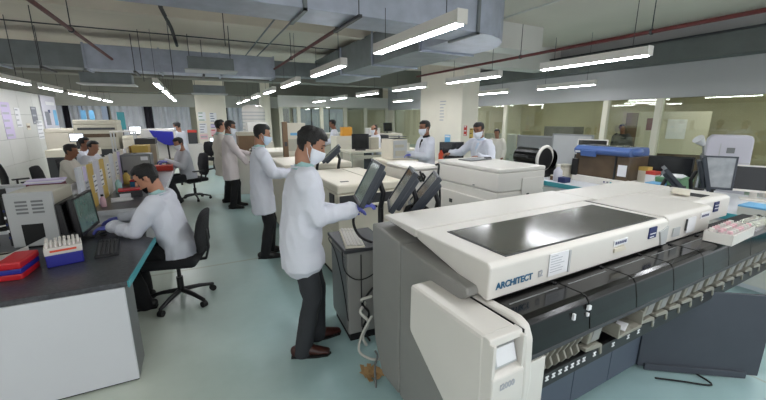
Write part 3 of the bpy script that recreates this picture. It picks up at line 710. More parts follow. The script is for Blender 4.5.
def person(label, loc, rz, *, S=1.0, pelvis=(0, 0, 0.92), lean=4, twist=0, head=(0, 8), wr=None, wl=None, er=(0.3, -0.6, -0.6), el=(-0.3, -0.6, -0.6),
           ar=(0.10, 0.02), al=(-0.10, -0.03), seated=False, knees=None, coat='coat_white', hem=0.66, trousers='trousers_black', shoes='shoe_black', skin='skin', hair='hair',
           mask=None, gloves=None, shirt='shirt_teal', lod=1, cover=.30, hairfront=0.070, bald=False, hdr=(0, 1, 0), hdl=(0, 1, 0), upr=(0, 0, 1), upl=(0, 0, 1), beard=False, fat=1.0, curl=35):
    T = thing('person', label, 'person', loc, rz)
    vx = {0: 0.009, 1: 0.014, 2: 0.02}[lod]
    P = Vector(pelvis); sp_rot = Matrix.Rotation(R(-lean), 3, 'X'); tw = Matrix.Rotation(R(twist), 3, 'Z')
    def up(x, y, z): return P + sp_rot @ (tw @ Vector((x, y, z)))
    side = sp_rot @ (tw @ Vector((1, 0, 0)))
    sh = {1: up(0.178, 0, 0.485), -1: up(-0.178, 0, 0.485)}
    nb = up(0, -0.01, 0.535); hc = up(0, 0.03, 0.702)
    hd = Matrix.Rotation(R(head[0]), 4, 'Z') @ Matrix.Rotation(R(-head[1] - lean * 0.3), 4, 'X')
    HM = Matrix.Translation(hc) @ hd
    def hp(x, y, z): return HM @ Vector((x, y, z))
    # default hanging arms
    W = {1: Vector(wr) if wr else sh[1] + Vector((0.06, 0.06, -0.52)), -1: Vector(wl) if wl else sh[-1] + Vector((-0.06, 0.06, -0.52))}
    EP = {1: er, -1: el}; E = {}
    for s in (1, -1): E[s], W[s] = ik(sh[s], W[s], 0.29, 0.265, EP[s])
    hips = {1: P + Vector((0.09, 0, -0.03)), -1: P + Vector((-0.09, 0, -0.03))}
    ank = {1: Vector((ar[0], ar[1], 0.09)), -1: Vector((al[0], al[1], 0.09))}; K = {}
    for s in (1, -1):
        K[s], ank[s] = ik(hips[s], ank[s], 0.425 if not seated else .44, 0.40 if not seated else .43, (0.0, 1, 0.35) if not seated else (s * 0.1, 1, 0.8))
        ank[s].z = max(ank[s].z, 0.09)
    toe = {}
    for s in (1, -1): toe[s] = Vector((s * 0.18, 1, 0)).normalized()
    HD = {1: Vector(hdr), -1: Vector(hdl)}; UP = {1: Vector(upr), -1: Vector(upl)}
    # --- body: one continuous skin surface
    b = SD()
    b.tube([hp(0, y, z) for z, y, rx, ry in HEADP], [(rx, ry) for z, y, rx, ry in HEADP], 16, side=hd.to_3x3() @ Vector((1, 0, 0)), round_caps=False)
    b.tube([hp(0, .094, .018), hp(0, .108, -.012), hp(0, .112, -.026)], [.008, .012, .014], 8)           # nose
    b.tube([hp(-.045, .082, .036), hp(0, .092, .034), hp(.045, .082, .036)], .010, 8)                     # brow
    b.tube([hp(-.02, .092, -.064), hp(.02, .092, -.064)], .011, 8)                                       # lips
    for s in (1, -1): b.tube([hp(s * .076, -.008, -.022), hp(s * .082, -.014, .018)], [(.008, .014), (.008, .020)], 8, side=hd.to_3x3() @ Vector((1, 0, 0)))
    b.tube([hp(0, -.018, -.03), hp(0, -.02, -.09), nb, nb - Vector((0, 0, .05))], [.056, .055, .056, .05], 12)
    b.tube([P + Vector((0, 0, -.08)), P, up(0, 0, .2), up(0, -.01, .38), up(0, -.015, .45)], [(.14, .10), (.14, .10), (.125, .085), (.135, .08), (.08, .05)], 14, side=side)
    for s in (1, -1):
        b.tube([sh[s], E[s], W[s]], [.048, .038, .028], 10)
        b.tube([hips[s], K[s], ank[s]], [.075, .055, .04], 10)
        b.tube([ank[s] - Vector((0, 0, .02)), ank[s] + toe[s] * .12 - Vector((0, 0, .058))], [.024, .018], 8)
        if not gloves: hand(b, W[s] + HD[s].normalized() * 0.03, HD[s], UP[s], s, 1.0, curl)
    blob('body', b, vx, skin, T, .008)
    # --- hair
    hb = MB(); nu, nv = (40, 26) if lod == 0 else (24, 16); grid = []; sd_ = len(label) * 1.7
    for i in range(nv + 1):
        u = i / nv; z = .1175 - (.205 * u if u > .12 else .205 * u); row = []
        yo, rx, ry = head_r(min(.1155, z))
        for j in range(nu):
            ph = 2 * math.pi * j / nu; sx_, cy_ = math.sin(ph), math.cos(ph)
            line = -.07 + (hairfront + .07) * min(1, max(0, (cy_ + .5) / .8))
            if abs(sx_) > .5 and -.35 < cy_ < .5: line = .05 - .058 * max(0, min(1, (.45 - cy_) / .3))
            e = .013 + .010 * max(0, cy_) * max(0, z) / .1 + .009 * noise.noise(Vector((sx_ * 2.5 + sd_, cy_ * 2.5, z * 30))) + .005 * noise.noise(Vector((sx_ * 9, cy_ * 9, z * 70 + sd_)))
            e = max(.006, e - .006 * (z < 0.02))
            up_ = .014 * max(0, (z - .06) / .055) + (.008 * max(0, cy_) if z > .08 else 0)
            if z < line or (bald and z > .05 and cy_ > -.2): e = -.012; up_ = 0
            row.append(hb.bm.verts.new(HM @ Vector((sx_ * (rx + e), yo + cy_ * (ry + e), z + up_))))
        grid.append(row)
    for i in range(nv):
        for j in range(nu):
            hb.bm.faces.new((grid[i][j], grid[i][(j + 1) % nu], grid[i + 1][(j + 1) % nu], grid[i + 1][j]))
    hb.bm.faces.new(grid[0]); hb.bm.faces.new(grid[-1][::-1])
    bmesh.ops.remove_doubles(hb.bm, verts=hb.bm.verts, dist=1e-5)
    hb.build('hair', hair, T, smooth=True)
    # --- face details
    if lod <= 1:
        for s in (1, -1):
            MB().ball((0, 0, 0), (.014, .006, .0065)).xf(HM @ Matrix.Translation((s * .031, .086, .014))).build('eye', 'eye_dark', T, smooth=True)
            MB().tube([hp(s * .016, .099, .036), hp(s * .034, .096, .042), hp(s * .052, .084, .036)], .0038, 6).build('eyebrow', 'hair', T, smooth=True)
        if not mask: MB().tube([hp(-.022, .101, -.066), hp(0, .106, -.064), hp(.022, .101, -.066)], .005, 6).build('lips', 'lip', T, smooth=True)
    if mask:
        mk = MB(); G = []
        for lay in (0.0, 0.006):
            g = []
            for i in range(9):
                z = -.122 + .112 * i / 8; row = []
                for j in range(13):
                    a = R(-80 + 160 * j / 12); yo, rx, ry = head_r(max(-.112, z)); nosey = .020 * math.exp(-(a / .35) ** 2) * math.exp(-((z + .03) / .05) ** 2)
                    e = .007 + lay + .012 * math.cos(a) * (1 - abs(2 * i / 8 - 1))
                    row.append(mk.bm.verts.new(HM @ Vector((math.sin(a) * (rx + e), yo + math.cos(a) * (ry + e + nosey), z))))
                g.append(row)
            G.append(g)
        for g in G:
            for i in range(8):
                for j in range(12): mk.bm.faces.new((g[i][j], g[i][j + 1], g[i + 1][j + 1], g[i + 1][j]))
        ring = lambda g: [g[0][j] for j in range(13)] + [g[i][12] for i in range(1, 9)] + [g[8][j] for j in range(11, -1, -1)] + [g[i][0] for i in range(7, 0, -1)]
        r0, r1 = ring(G[0]), ring(G[1])
        for k in range(len(r0)): mk.bm.faces.new((r0[k], r0[(k + 1) % len(r0)], r1[(k + 1) % len(r0)], r1[k]))
        mko = mk.build('face_mask', mask, T, smooth=True)
        if lod <= 1:
            for s in (1, -1):
                MB().tube([hp(s * .068, .045, -.03), hp(s * .078, .01, 0.0), hp(s * .084, -.012, .018)], .002, 5).build('ear_loop', mask, mko)
                MB().tube([hp(s * .062, .045, -.10), hp(s * .074, .01, -.06), hp(s * .082, -.012, -.02)], .002, 5).build('ear_loop', mask, mko)
    if beard:
        q = MB(); g = []
        for i in range(5):
            z = -.118 + .05 * i / 4; row = []
            for j in range(11):
                a = R(-85 + 170 * j / 10); yo, rx, ry = head_r(max(-.112, z)); row.append(q.bm.verts.new(HM @ Vector((math.sin(a) * (rx + .004), yo + math.cos(a) * (ry + .004), z))))
            g.append(row)
        for i in range(4):
            for j in range(10): q.bm.faces.new((g[i][j], g[i][j + 1], g[i + 1][j + 1], g[i + 1][j]))
        bmesh.ops.solidify(q.bm, geom=q.bm.faces[:], thickness=.004)
        q.build('beard', 'hair', T, smooth=True)
    # --- trousers
    t = SD()
    t.tube([P + Vector((0, 0, .06)), P + Vector((0, 0, -.02)), P + Vector((0, 0, -.10))], [(.145, .105), (.15, .11), (.135, .10)], 14, side=(1, 0, 0))
    for s in (1, -1):
        t.tube([hips[s], hips[s].lerp(K[s], .5), K[s], K[s].lerp(ank[s], .5), ank[s] + Vector((0, 0, -.055))], [.088, .084, .070, .064, .064], 12)
    blob('trousers', t, vx * 1.1, trousers, T, .02, 0.010, 10)
    for s in (1, -1):
        sd = Matrix((Vector((toe[s].y, -toe[s].x, 0)), toe[s], Vector((0, 0, 1)))).transposed().to_4x4(); sd.translation = Vector((ank[s].x, ank[s].y, ank[s].z - .09))
        q = SD(); q.tube([(0, -.065, .045), (0, -.02, .055), (0, .05, .052), (0, .12, .038), (0, .19, .028)], [(.036, .042), (.04, .052), (.042, .045), (.045, .030), (.034, .02)], 12, side=(1, 0, 0)); q.xf(sd)
        so = blob('shoe', q, 0.008 if lod < 2 else .014, shoes, T, .01)
        if lod < 2:
            MB().prism([(-.036, -.09), (.036, -.09), (.042, 0), (.047, .10), (.036, .19), (0, .215), (-.036, .19), (-.047, .10), (-.042, 0)], 'z', 0.001, .014).xf(sd).build('sole', 'rubber', so)
    # --- coat
    c = SD()
    rings = [(.528, .066, .062, -.016), (.515, .10, .076, -.014), (.482, .158, .094, -.006), (.425, .190, .114, 0), (.34, .196, .128, .006), (.20, .182, .128, .006), (.08, .186, .134, .004)]
    pts = [up(0, yo, z) for z, a, bb, yo in rings]; rad = [(a * fat, bb * fat) for z, a, bb, yo in rings]
    if not seated:
        zb = P.z
        for z, a, bb in ((zb - .06, .192, .140), (zb - .16, .198, .146), (hem + .05, .204, .150), (hem, .207, .152)):
            yy = P.y; pts.append(Vector((P.x, yy + (0.012 if z < zb - .1 else 0), z))); rad.append((a * min(fat, 1.04), bb * min(fat, 1.04)))
    else:
        pts += [P + Vector((0, -.01, .0)), P + Vector((0, -.02, -.08))]; rad += [(.20 * fat, .15 * fat), (.19 * fat, .14 * fat)]
    c.tube(pts, rad, 20, side=side, round_caps=False)
    if seated:
        for s in (1, -1): c.tube([hips[s], hips[s].lerp(K[s], cover * .6), hips[s].lerp(K[s], cover)], [.112, .112, .108], 12, round_caps=False)
    for s in (1, -1):
        ce = W[s] + (W[s] - E[s]).normalized() * 0.005
        c.tube([sh[s] - side * s * .03, sh[s].lerp(E[s], .25), sh[s].lerp(E[s], .7), E[s], E[s].lerp(ce, .4), ce], [.078, .076, .068, .063, .058, .051], 12, round_caps=True)
    co = blob('lab_coat', c, vx, coat, T, .03, 0.016 if lod < 2 else 0.008, 8)
    if lod <= 1:
        # collar and lapels
        for s in (1, -1):
            q = MB(); q.tube([up(s * .02, -.082, .538), up(s * .066, -.03, .54), up(s * .07, .05, .515), up(s * .045, .112, .44), up(s * .018, .136, .34)], [(.024, .007), (.024, .007), (.03, .007), (.034, .007), (.008, .005)], 8, side=side)
            q.build('lapel', coat, co, smooth=True)
        q = MB(); q.tube([nb + Vector((0, -.005, -.03)), nb + sp_rot @ Vector((0, .012, .02)), nb + sp_rot @ Vector((0, .016, .04))], [(.072, .072), (.066, .066), (.063, .063)], 14, side=side, round_caps=False); q.build('shirt_collar', shirt, T, smooth=True)
        q = MB(); q.tube([up(0, .085, .50), up(0, .118, .43), up(0, .134, .36)], [(.04, .01), (.03, .01), (.008, .006)], 8, side=side); q.build('shirt_front', shirt, T, smooth=True)
        for kz in (.28, .16, .04):
            MB().ball(up(0, .142 * fat, kz), (.008, .005, .008), 8, 6).build('button', 'light_grey', co)
    # --- gloves
    if gloves:
        for s in (1, -1):
            g = SD(); f = HD[s].normalized(); aw = (W[s] - E[s]).normalized()
            g.tube([W[s] - aw * .05, W[s], W[s] + f * .025], [.036, .034, .03], 10)
            hand(g, W[s] + f * .03, f, UP[s], s, 1.0, curl, fat=.0015)
            blob('glove', g, 0.0055 if lod < 2 else .009, gloves, T, .004)
    T.scale = (S, S, S)
    return T
# ================================================================ furniture builders
def office_chair(label, loc, rz, group='office chairs', seat=0.46, arms=True, bh=1.0):
    t = thing('office_chair', label, 'chair', loc, rz, group)
    for k in range(5):
        a = 2 * math.pi * k / 5 + 0.3; d = Vector((math.cos(a), math.sin(a), 0))
        MB().tube([Vector((0, 0, .12)) + d * .03, Vector((0, 0, .105)) + d * .17, Vector((0, 0, .075)) + d * .30], [(.026, .024), (.022, .02), (.018, .016)], 8).build('base_arm', 'black_plastic', t, smooth=True)
        w = MB(); s = Vector((-d.y, d.x, 0)); c = d * .30 + Vector((0, 0, .031))
        w.tube([c - s * .022, c + s * .022], .03, 10, round_caps=False); w.cyl(c, c + Vector((0, 0, .045)), .008, n=6); w.build('caster', 'rubber', t)
    MB().cyl((0, 0, .10), (0, 0, .26), .03).cyl((0, 0, .24), (0, 0, seat - .06), .018).build('gas_post', 'black_plastic', t)
    MB().box((0, 0, seat - .05), (.22, .2, .04), .01).build('tilt_plate', 'black_plastic', t)
    q = MB(); q.box((0, 0.01, seat), (.48, .47, .085), .04, seg=3); q.build('seat', 'charcoal_fabric', t, smooth=True)
    q = MB(); n = 7
    for i in range(n):
        pass
    bo = seat + .02
    rings = [(seat + .10, -.235, .17, .035), (seat + .16, -.25, .205, .04), (seat + .30, -.245, .225, .04), (seat + .44, -.265, .215, .036), (seat + .53, -.285, .18, .03)]
    rings = [(bo + (z - bo) * bh, y, a, b) for z, y, a, b in rings]; q.tube([(0, y, z) for z, y, a, b in rings], [(a, b) for z, y, a, b in rings], 16, side=(1, 0, 0)); q.build('backrest', 'charcoal_fabric', t, smooth=True)
    MB().tube([(0, -.10, seat - .05), (0, -.26, seat - .03), (0, -.29, seat + .08), (0, -.285, seat + .25)], [(.035, .012)] * 4, 8, side=(1, 0, 0)).build('back_bracket', 'black_plastic', t)
    for s in (1, -1) if arms else ():
        MB().tube([(s * .18, 0, seat - .04), (s * .28, 0, seat - .03), (s * .29, -.03, seat + .12), (s * .28, -.03, seat + .19)], [(.018, .012)] * 4, 8).build('arm_bracket', 'black_plastic', t)
        MB().box((s * .28, 0.02, seat + .205), (.06, .25, .03), .012).build('armrest', 'black_plastic', t)
    return t
def monitor(label, loc, rz, w=.44, h=.34, tilt=8, screen='screen_off', body='black_plastic', stand=True, lift=.10, deep=.05, group=None, cat='monitor', hump=0.0):
    """screen faces local -Y"""
    t = thing('computer_monitor', label, cat, loc, rz, group)
    mt = Matrix.Translation((0, 0, lift + h / 2)) @ Matrix.Rotation(R(-tilt), 4, 'X')
    c = MB(); c.box((0, 0.012, 0), (w, .03, h), .006); c.box((0, .03 + deep / 2 - .01, 0), (w * .8, deep, h * .8), .015)
    if hump: c.box((0, .03 + hump / 2, -h * .02), (w * .62, hump, h * .62), .03)
    c.xf(mt).build('housing', body, t)
    b = MB(); e = .018
    b.box((0, -.007, h / 2 - e / 2), (w, .012, e), .002).box((0, -.007, -h / 2 + e / 2 + .004), (w, .012, e + .008), .002)
    for s in (1, -1): b.box((s * (w / 2 - e / 2), -.007, 0), (e, .012, h), .002)
    b.xf(mt).build('bezel', body, t)
    MB().box((0, -.0045, .002), (w - 2 * e, .006, h - 2 * e - .004)).xf(mt).build('screen', screen, t)
    if stand:
        MB().tube([(0, .03, .02), (0, .045, lift * .7), (0, .04, lift + h * .35)], [(.035, .012)] * 3, 8, side=(1, 0, 0)).build('stand_neck', body, t)
        MB().box((0, .03, .008), (w * .5, .19, .016), .006).build('stand_base', body, t)
    return t
def keyboard(label, loc, rz, m='black_plastic', km='dark_grey', group=None, rows=5, cols=14):
    t = thing('keyboard', label, 'keyboard', loc, rz, group)
    MB().prism([(-.075, 0), (.075, 0), (.075, .022), (-.075, .012)], 'x', -.225, .225, .004).build('case', m, t)
    b = MB()
    for i in range(rows):
        y = -.055 + i * .0265; z = .0155 + i * .0019
        for j in range(cols): b.box((-.208 + j * .0245 + (.004 if i % 2 else 0), y, z + .004), (.020, .0215, .010), .003, seg=1)
        for j in range(3): b.box((.158 + j * .0235, y, z + .004), (.0195, .0215, .010), .003, seg=1)
    b.build('keys', km, t, kind='stuff')
    return t
def wire(label, pts, r=.006, m='cable', sub=5, cat='cable'):
    # smooth the path
    P = [Vector(p) for p in pts]; out = []
    for i in range(len(P) - 1):
        p0, p1, p2, p3 = P[max(i - 1, 0)], P[i], P[i + 1], P[min(i + 2, len(P) - 1)]
        for k in range(sub):
            u = k / sub; out.append(.5 * ((2 * p1) + (-p0 + p2) * u + (2 * p0 - 5 * p1 + 4 * p2 - p3) * u * u + (-p0 + 3 * p1 - 3 * p2 + p3) * u ** 3))
    out.append(P[-1])
    o = MB().tube(out, r, 6).build('cable', m, None, off=P[0], smooth=True); o.location = P[0]
    return tag(o, label, cat)
def carton(label, loc, d, m, rz=0, bev=.004, cat='box', group=None, lidm=None, name='storage_box'):
    t = thing(name, label, cat, loc, rz, group)
    bx('box_body', m, t, (0, 0, d[2] * .42), (d[0], d[1], d[2] * .84), bev)
    bx('lid', lidm or m, t, (0, 0, d[2] * .91), (d[0] * 1.02, d[1] * 1.02, d[2] * .18), bev)
    return t
def bottle(label, loc, h, r, m, cm, group=None):
    t = thing('bottle', label, 'bottle', loc, 0, group)
    MB().tube([(0, 0, 0.001), (0, 0, h * .05), (0, 0, h * .62), (0, 0, h * .78), (0, 0, h * .86)], [r * .9, r, r, r * .45, r * .4], 12, round_caps=False).build('bottle_body', m, t, smooth=True)
    MB().cyl((0, 0, h * .85), (0, 0, h), r * .5, n=10).build('cap', cm, t)
    return t

# ================================================================ near left desk
DK = thing('lab_desk', 'white laboratory desk with dark speckled top in the left foreground', 'desk', (-1.1, 3.2, 0))
O = DK.location; DZ = .73
MB().prism([(-2.2, 2.70), (-.50, 2.675), (-.43, 3.62), (-.50, 3.70), (-.56, 4.36), (-2.2, 4.36)], 'z', DZ - .035, DZ, .004).build('worktop', 'granite', DK, O)
MB().prism([(-.488, 2.665), (-.418, 3.63), (-.43, 3.64), (-.50, 2.675)], 'z', DZ - .04, DZ + .001).build('edge_strip', 'teal_edge', DK, O, label='teal edge strip')
MB().prism([(-2.2, 2.69), (-2.2, 2.71), (-.52, 2.69), (-.52, 2.67)], 'z', .015, DZ - .036, .001).build('front_panel', 'laminate_white', DK, O)
MB().prism([(-.535, 2.70), (-.52, 2.70), (-.52, 2.95), (-.535, 2.95)], 'z', .015, DZ - .036, .001).build('side_return', 'mid_grey', DK, O)
MB().prism([(-2.2, 2.70), (-.525, 2.685), (-.525, 2.71), (-2.2, 2.72)], 'z', 0, .018).build('plinth', 'black_matte', DK, O)
MB().prism([(-1.2, 3.0), (-1.18, 3.0), (-1.18, 4.3), (-1.2, 4.3)], 'z', .0, DZ - .036).build('modesty_panel', 'laminate_white', DK, O)
MB().prism([(-.70, 4.20), (-.64, 4.20), (-.64, 4.26), (-.70, 4.26)], 'z', 0, DZ - .036).build('leg', 'mid_grey', DK, O)

# red box with blue band
t = thing('sample_box', 'red plastic box with a blue band on the desk corner', 'box', (-1.165, 3.15, DZ), -4)
MB().box((0, 0, .02), (.125, .25, .04), .008).build('box_base', 'red_plastic', t); MB().box((0, 0, .058), (.129, .254, .036), .008).build('blue_band', 'blue_plastic', t)
MB().box((0, 0, .100), (.135, .262, .05), .012).build('lid', 'red_plastic', t)
# blue rack of white-capped tubes
t = thing('tube_rack', 'blue tube rack with white top and red label in front of the keyboard', 'rack', (-.955, 3.285, DZ), 14)
MB().box((0, 0, .045), (.205, .18, .09), .008).build('rack_body', 'blue_plastic', t)
MB().box((0, 0, .115), (.21, .185, .052), .006).build('rack_top', 'white_plastic', t)
MB().box((.0, -.0935, .118), (.145, .004, .014)).build('label_strip', 'orange_red', t)
mtx = Matrix.Translation((-.955, 3.285, DZ)) @ Matrix.Rotation(R(14), 4, 'Z'); tb = None
for j in range(4):
    for i in range(8):
        if (i * 7 + j * 5) % 9 == 4: continue
        if tb is None:
            q = thing('test_tube', 'white capped sample tube standing in the blue rack', 'tube', (0, 0, 0), 0, 'tubes in the blue rack')
            MB().cyl((0, 0, 0), (0, 0, .018), .007, n=8).build('tube_body', 'tube_glass', q); MB().cyl((0, 0, .016), (0, 0, .036), .0085, n=8).build('cap', 'white_plastic', q); tb = q
        else: q = copy_tree(tb)
        q.location = mtx @ Vector((-.086 + i * .0246, -.062 + j * .042, .139 + random.uniform(0, .008)))
# keyboard, monitor
keyboard('black keyboard on the near desk between rack and seated man', (-.735, 3.47, DZ), -82 + 180, 'black_plastic', 'dark_grey')
monitor('black monitor with painted green reflection on its screen facing the seated man on the near desk', (-.955, 3.97, DZ), 86, .46, .33, 4, 'screen_reflection', lift=.055, deep=.04)
monitor('second dark monitor standing just behind the near desk screen', (-1.045, 3.96, DZ), 88, .46, .30, 4, 'screen_off', lift=.055, deep=.05)
# grey bench instrument with vents and dark port
t = thing('bench_instrument', 'grey desktop computer tower with vents and a dark port on the near desk', 'computer', (-1.25, 3.80, DZ), -4)
MB().box((0, .20, .235), (.30, .40, .44), .012).build('case', 'beige_plastic', t)
MB().box((0, -.01, .235), (.305, .03, .445), .008).build('front_panel', 'light_grey', t)
for ix in (-1, 1):
    for k in range(4): MB().box((ix * .05, -.026, .385 - k * .03), (.075, .006, .016), .002).build('vent', 'mid_grey', t)
MB().prism([(-.075, .02), (.06, .085), (.06, .20), (-.075, .20)], 'y', -.0285, -.020).build('port', 'black_matte', t)
MB().box((-.16, -.0, .23), (.016, .036, .40), .003).build('side_strip', 'black_plastic', t)
for k in range(5): MB().box((-.163, -.018, .10 + k * .055), (.012, .008, .02)).build('socket', 'paper' if k % 2 else 'ink_navy', t)
MB().box((0, .1, .006), (.2, .25, .012)).build('feet', 'black_plastic', t)
# black monitor back at the frame edge with a white lead, papers beside the tower
monitor('black monitor seen from behind at the left edge of the picture', (-1.68, 4.02, DZ), 200, .42, .36, 3, 'screen_off', lift=.10, deep=.06, hump=.10)
wire('white lead drooping across the black monitor back at the left edge', [(-1.8, 3.75, .96), (-1.6, 3.76, .93), (-1.42, 3.80, .935), (-1.36, 3.92, .95)], .006, 'cable_white')
t = thing('document_tray', 'white document tray of papers beside the red box at the left edge', 'tray', (-1.42, 3.45, DZ), -18)
MB().box((0, 0, .01), (.25, .36, .012), .003).box((.122, 0, .04), (.006, .36, .07), .002).box((-.122, 0, .04), (.006, .36, .07), .002).build('tray_body', 'white_plastic', t)
for k in range(3): MB().box((.01 * k, .01 * k, .022 + k * .006), (.21, .30, .004), rz=R(6 * k)).build('paper_sheet', 'paper' if k < 2 else 'beige_plastic', t)
wire('black lead loop beside the red box on the near desk', [(-1.5, 3.3, .80), (-1.42, 3.42, .83), (-1.34, 3.38, .82), (-1.30, 3.5, .79)], .006, 'cable')
# mouse
o = MB().ball((0, 0, 0), (.03, .05, .018)).build('computer_mouse', 'black_plastic', None, smooth=True); o.location = (-.84, 3.9, DZ + .018); tag(o, 'black computer mouse under the seated man\'s left hand', 'mouse')

# seated man in front, his chair
office_chair('black office chair of the seated man at the near desk', (-.29, 3.80, 0), 76, arms=False, bh=.80)
person('seated bearded man in white lab coat and blue gloves typing at the near desk', (-.25, 3.80, 0), 74, S=1.0, pelvis=(0, 0, .56), lean=14, head=(6, 20), seated=True,
       wr=(.24, .56, .815), wl=(-.07, .50, .81), er=(.6, -.2, -.7), el=(-.5, -.2, -.8), ar=(.13, .42), al=(-.11, .32), hdr=(-.1, 1, -.12), hdl=(.05, 1, -.1),
       coat='coat_white', trousers='trousers_black', gloves='glove_blue', skin='skin_light', lod=0, curl=30, beard=True, cover=.16)
# ================================================================ centre: standing men
person('standing man in white coat, brown shoes and mask touching the touchscreen in the foreground', (.63, 2.50, 0), -100, S=.975, pelvis=(0, -.03, .93), lean=6, head=(-8, 24), wr=(.12, .34, 1.15), wl=(-.08, .31, 1.09), er=(.2, -.8, -.6), el=(-.3, -.7, -.7),
       ar=(.10, -.06), al=(-.09, .07), hem=.735, trousers='trousers_grey', shoes='shoe_brown', mask='mask_white', gloves='glove_blue', skin='skin', lod=0, hdr=(0, 1, .28), hdl=(.1, .9, .1), upr=(0, -.3, 1), fat=1.1)
person('masked man in white coat standing behind the front man, black trousers', (.66, 4.68, 0), -94, S=.965, pelvis=(0, 0, .93), lean=2, head=(0, 12), wr=(.2, .40, 1.14), wl=(-.18, .36, 1.1), ar=(.10, -.02), al=(-.09, .06), hem=.62,
       trousers='trousers_black', shoes='shoe_black', mask='mask_blue', skin='skin', lod=1, hairfront=.078)
person('masked worker in a pinkish white coat standing third along the aisle', (.52, 7.7, 0), -96, S=.985, pelvis=(0, 0, .93), lean=3, head=(-4, 12), wr=(.18, .34, .92), wl=(-.22, .36, 1.08), ar=(.10, 0), al=(-.09, .08), hem=.60,
       coat='coat_pink', trousers='trousers_black', mask='mask_white', skin='skin_dark', lod=1)
person('worker in cream coat standing half hidden behind the third man in the aisle', (.42, 8.35, 0), -80, S=.99, pelvis=(0, 0, .93), lean=0, head=(10, 0), ar=(.10, 0), al=(-.09, .08), hem=.60, coat='coat_cream', skin='skin', lod=1)
# ================================================================ analysers and benches, centre and right
def analyser(label, x0, x1, y0, y1, z, m='white_plastic', rz=0, foot=.06, lid=.12, seam=.45, window=None, doors=2, facing='-y', cat='analyser', name='bench_analyser', bev=.025, port=None):
    cx, cy = (x0 + x1) / 2, (y0 + y1) / 2; w, d = x1 - x0, y1 - y0
    t = thing(name, label, cat, (cx, cy, 0), rz)
    bx('plinth', 'black_matte', t, (0, 0, foot / 2), (w * .92, d * .92, foot))
    zb = z - lid
    bx('body', m, t, (0, 0, (foot + seam * z) / 2), (w * .985, d * .985, seam * z - foot), .012)
    bx('upper_body', m, t, (0, 0, (seam * z + zb) / 2 + .002), (w, d, zb - seam * z - .006), .012)
    bx('top_cover', m, t, (0, 0, zb + lid / 2), (w * 1.004, d * 1.004, lid - .004), bev)
    fy = -d / 2
    for k in range(doors):
        xx = -w / 2 + w * (k + .5) / doors
        dr = bx('door', m, t, (xx, fy * .99 - .004, (foot + seam * z) / 2), (w / doors - .02, .014, seam * z - foot - .04), .004)
        bx('handle', 'mid_grey', dr, (xx + w / doors * .38, fy * .99 - .014, seam * z * .75), (.02, .012, .10), .003)
    if window:
        a, b, c, e = window
        bx('top_window', 'black_smoke', t, ((a + b) / 2 * w, (c + e) / 2 * d, z), ((b - a) * w, (e - c) * d, .006), .002)
    if port: bx('port', 'black_matte', t, (port[0] * w, fy - .003, port[1]), (.05, .012, .045), .004)
    return t
# analyser behind the front man
A1 = analyser('cream topped analyser directly behind the front man\'s outstretched arm', 1.22, 2.0, 3.40, 4.62, 1.10, 'cream_plastic', lid=.10, seam=.5, bev=.02)
bx('front_recess', 'dark_grey', A1, (-.02, -.615, .93), (.70, .012, .11)); bx('recess_shelf', 'cream_plastic', A1, (-.02, -.63, .865), (.74, .05, .03), .006); bx('display_slot', 'black_plastic', A1, (-.395, -.44, .93), (.014, .14, .11), .003); bx('cover_groove', 'beige_plastic', A1, (.1, 0, 1.1), (.008, 1.1, .004)); bx('cover_badge', 'dark_grey', A1, (-.24, -.42, 1.10), (.09, .03, .005))
# grey cabinet with loose keyboard under the touchscreens
CB = thing('computer_cabinet', 'grey computer cabinet standing under the touchscreens beside the front man', 'cabinet', (1.11, 2.62, .03), -4)
bx('cabinet_body', 'grey_plastic', CB, (0, 0, .39), (.34, .46, .70), .01); bx('plinth', 'black_matte', CB, (0, 0, .005), (.30, .42, .07)); bx('cabinet_top', 'dark_grey', CB, (-.01, -.01, .755), (.38, .50, .03), .006)
bx('door', 'mid_grey', CB, (-.174, 0, .38), (.01, .40, .60), .003)
for k in range(2): bx('seam_strip', 'black_plastic', CB, (-.06 + .13 * k, -.232, .4), (.008, .006, .62))
keyboard('cream computer keyboard lying on the grey cabinet under the touchscreens', (1.04, 2.60, .802), 76, 'cream_plastic', 'white_plastic')
o = MB().ball((0, 0, 0), (.032, .05, .02)).build('computer_mouse', 'dark_grey', None, smooth=True); o.location = (1.20, 2.44, .82); tag(o, 'dark mouse on the grey cabinet beside the cream keyboard', 'mouse')
wire('black cable looping down from the touchscreen arm past the cream keyboard', [(1.22, 2.50, 1.08), (1.08, 2.52, 1.09), (1.02, 2.50, .98), (1.06, 2.47, .86), (1.16, 2.45, .80)], .011)
wire('thin black cable sagging in front of the grey cabinet', [(.92, 2.5, .78), (.91, 2.42, .62), (1.0, 2.36, .55), (1.15, 2.35, .60), (1.27, 2.38, .76)], .005)
wire('thin dark cable from the keyboard to the cabinet side', [(.95, 2.78, .785), (.88, 2.70, .80), (.88, 2.55, .74), (.90, 2.45, .5), (.92, 2.40, .2)], .004)
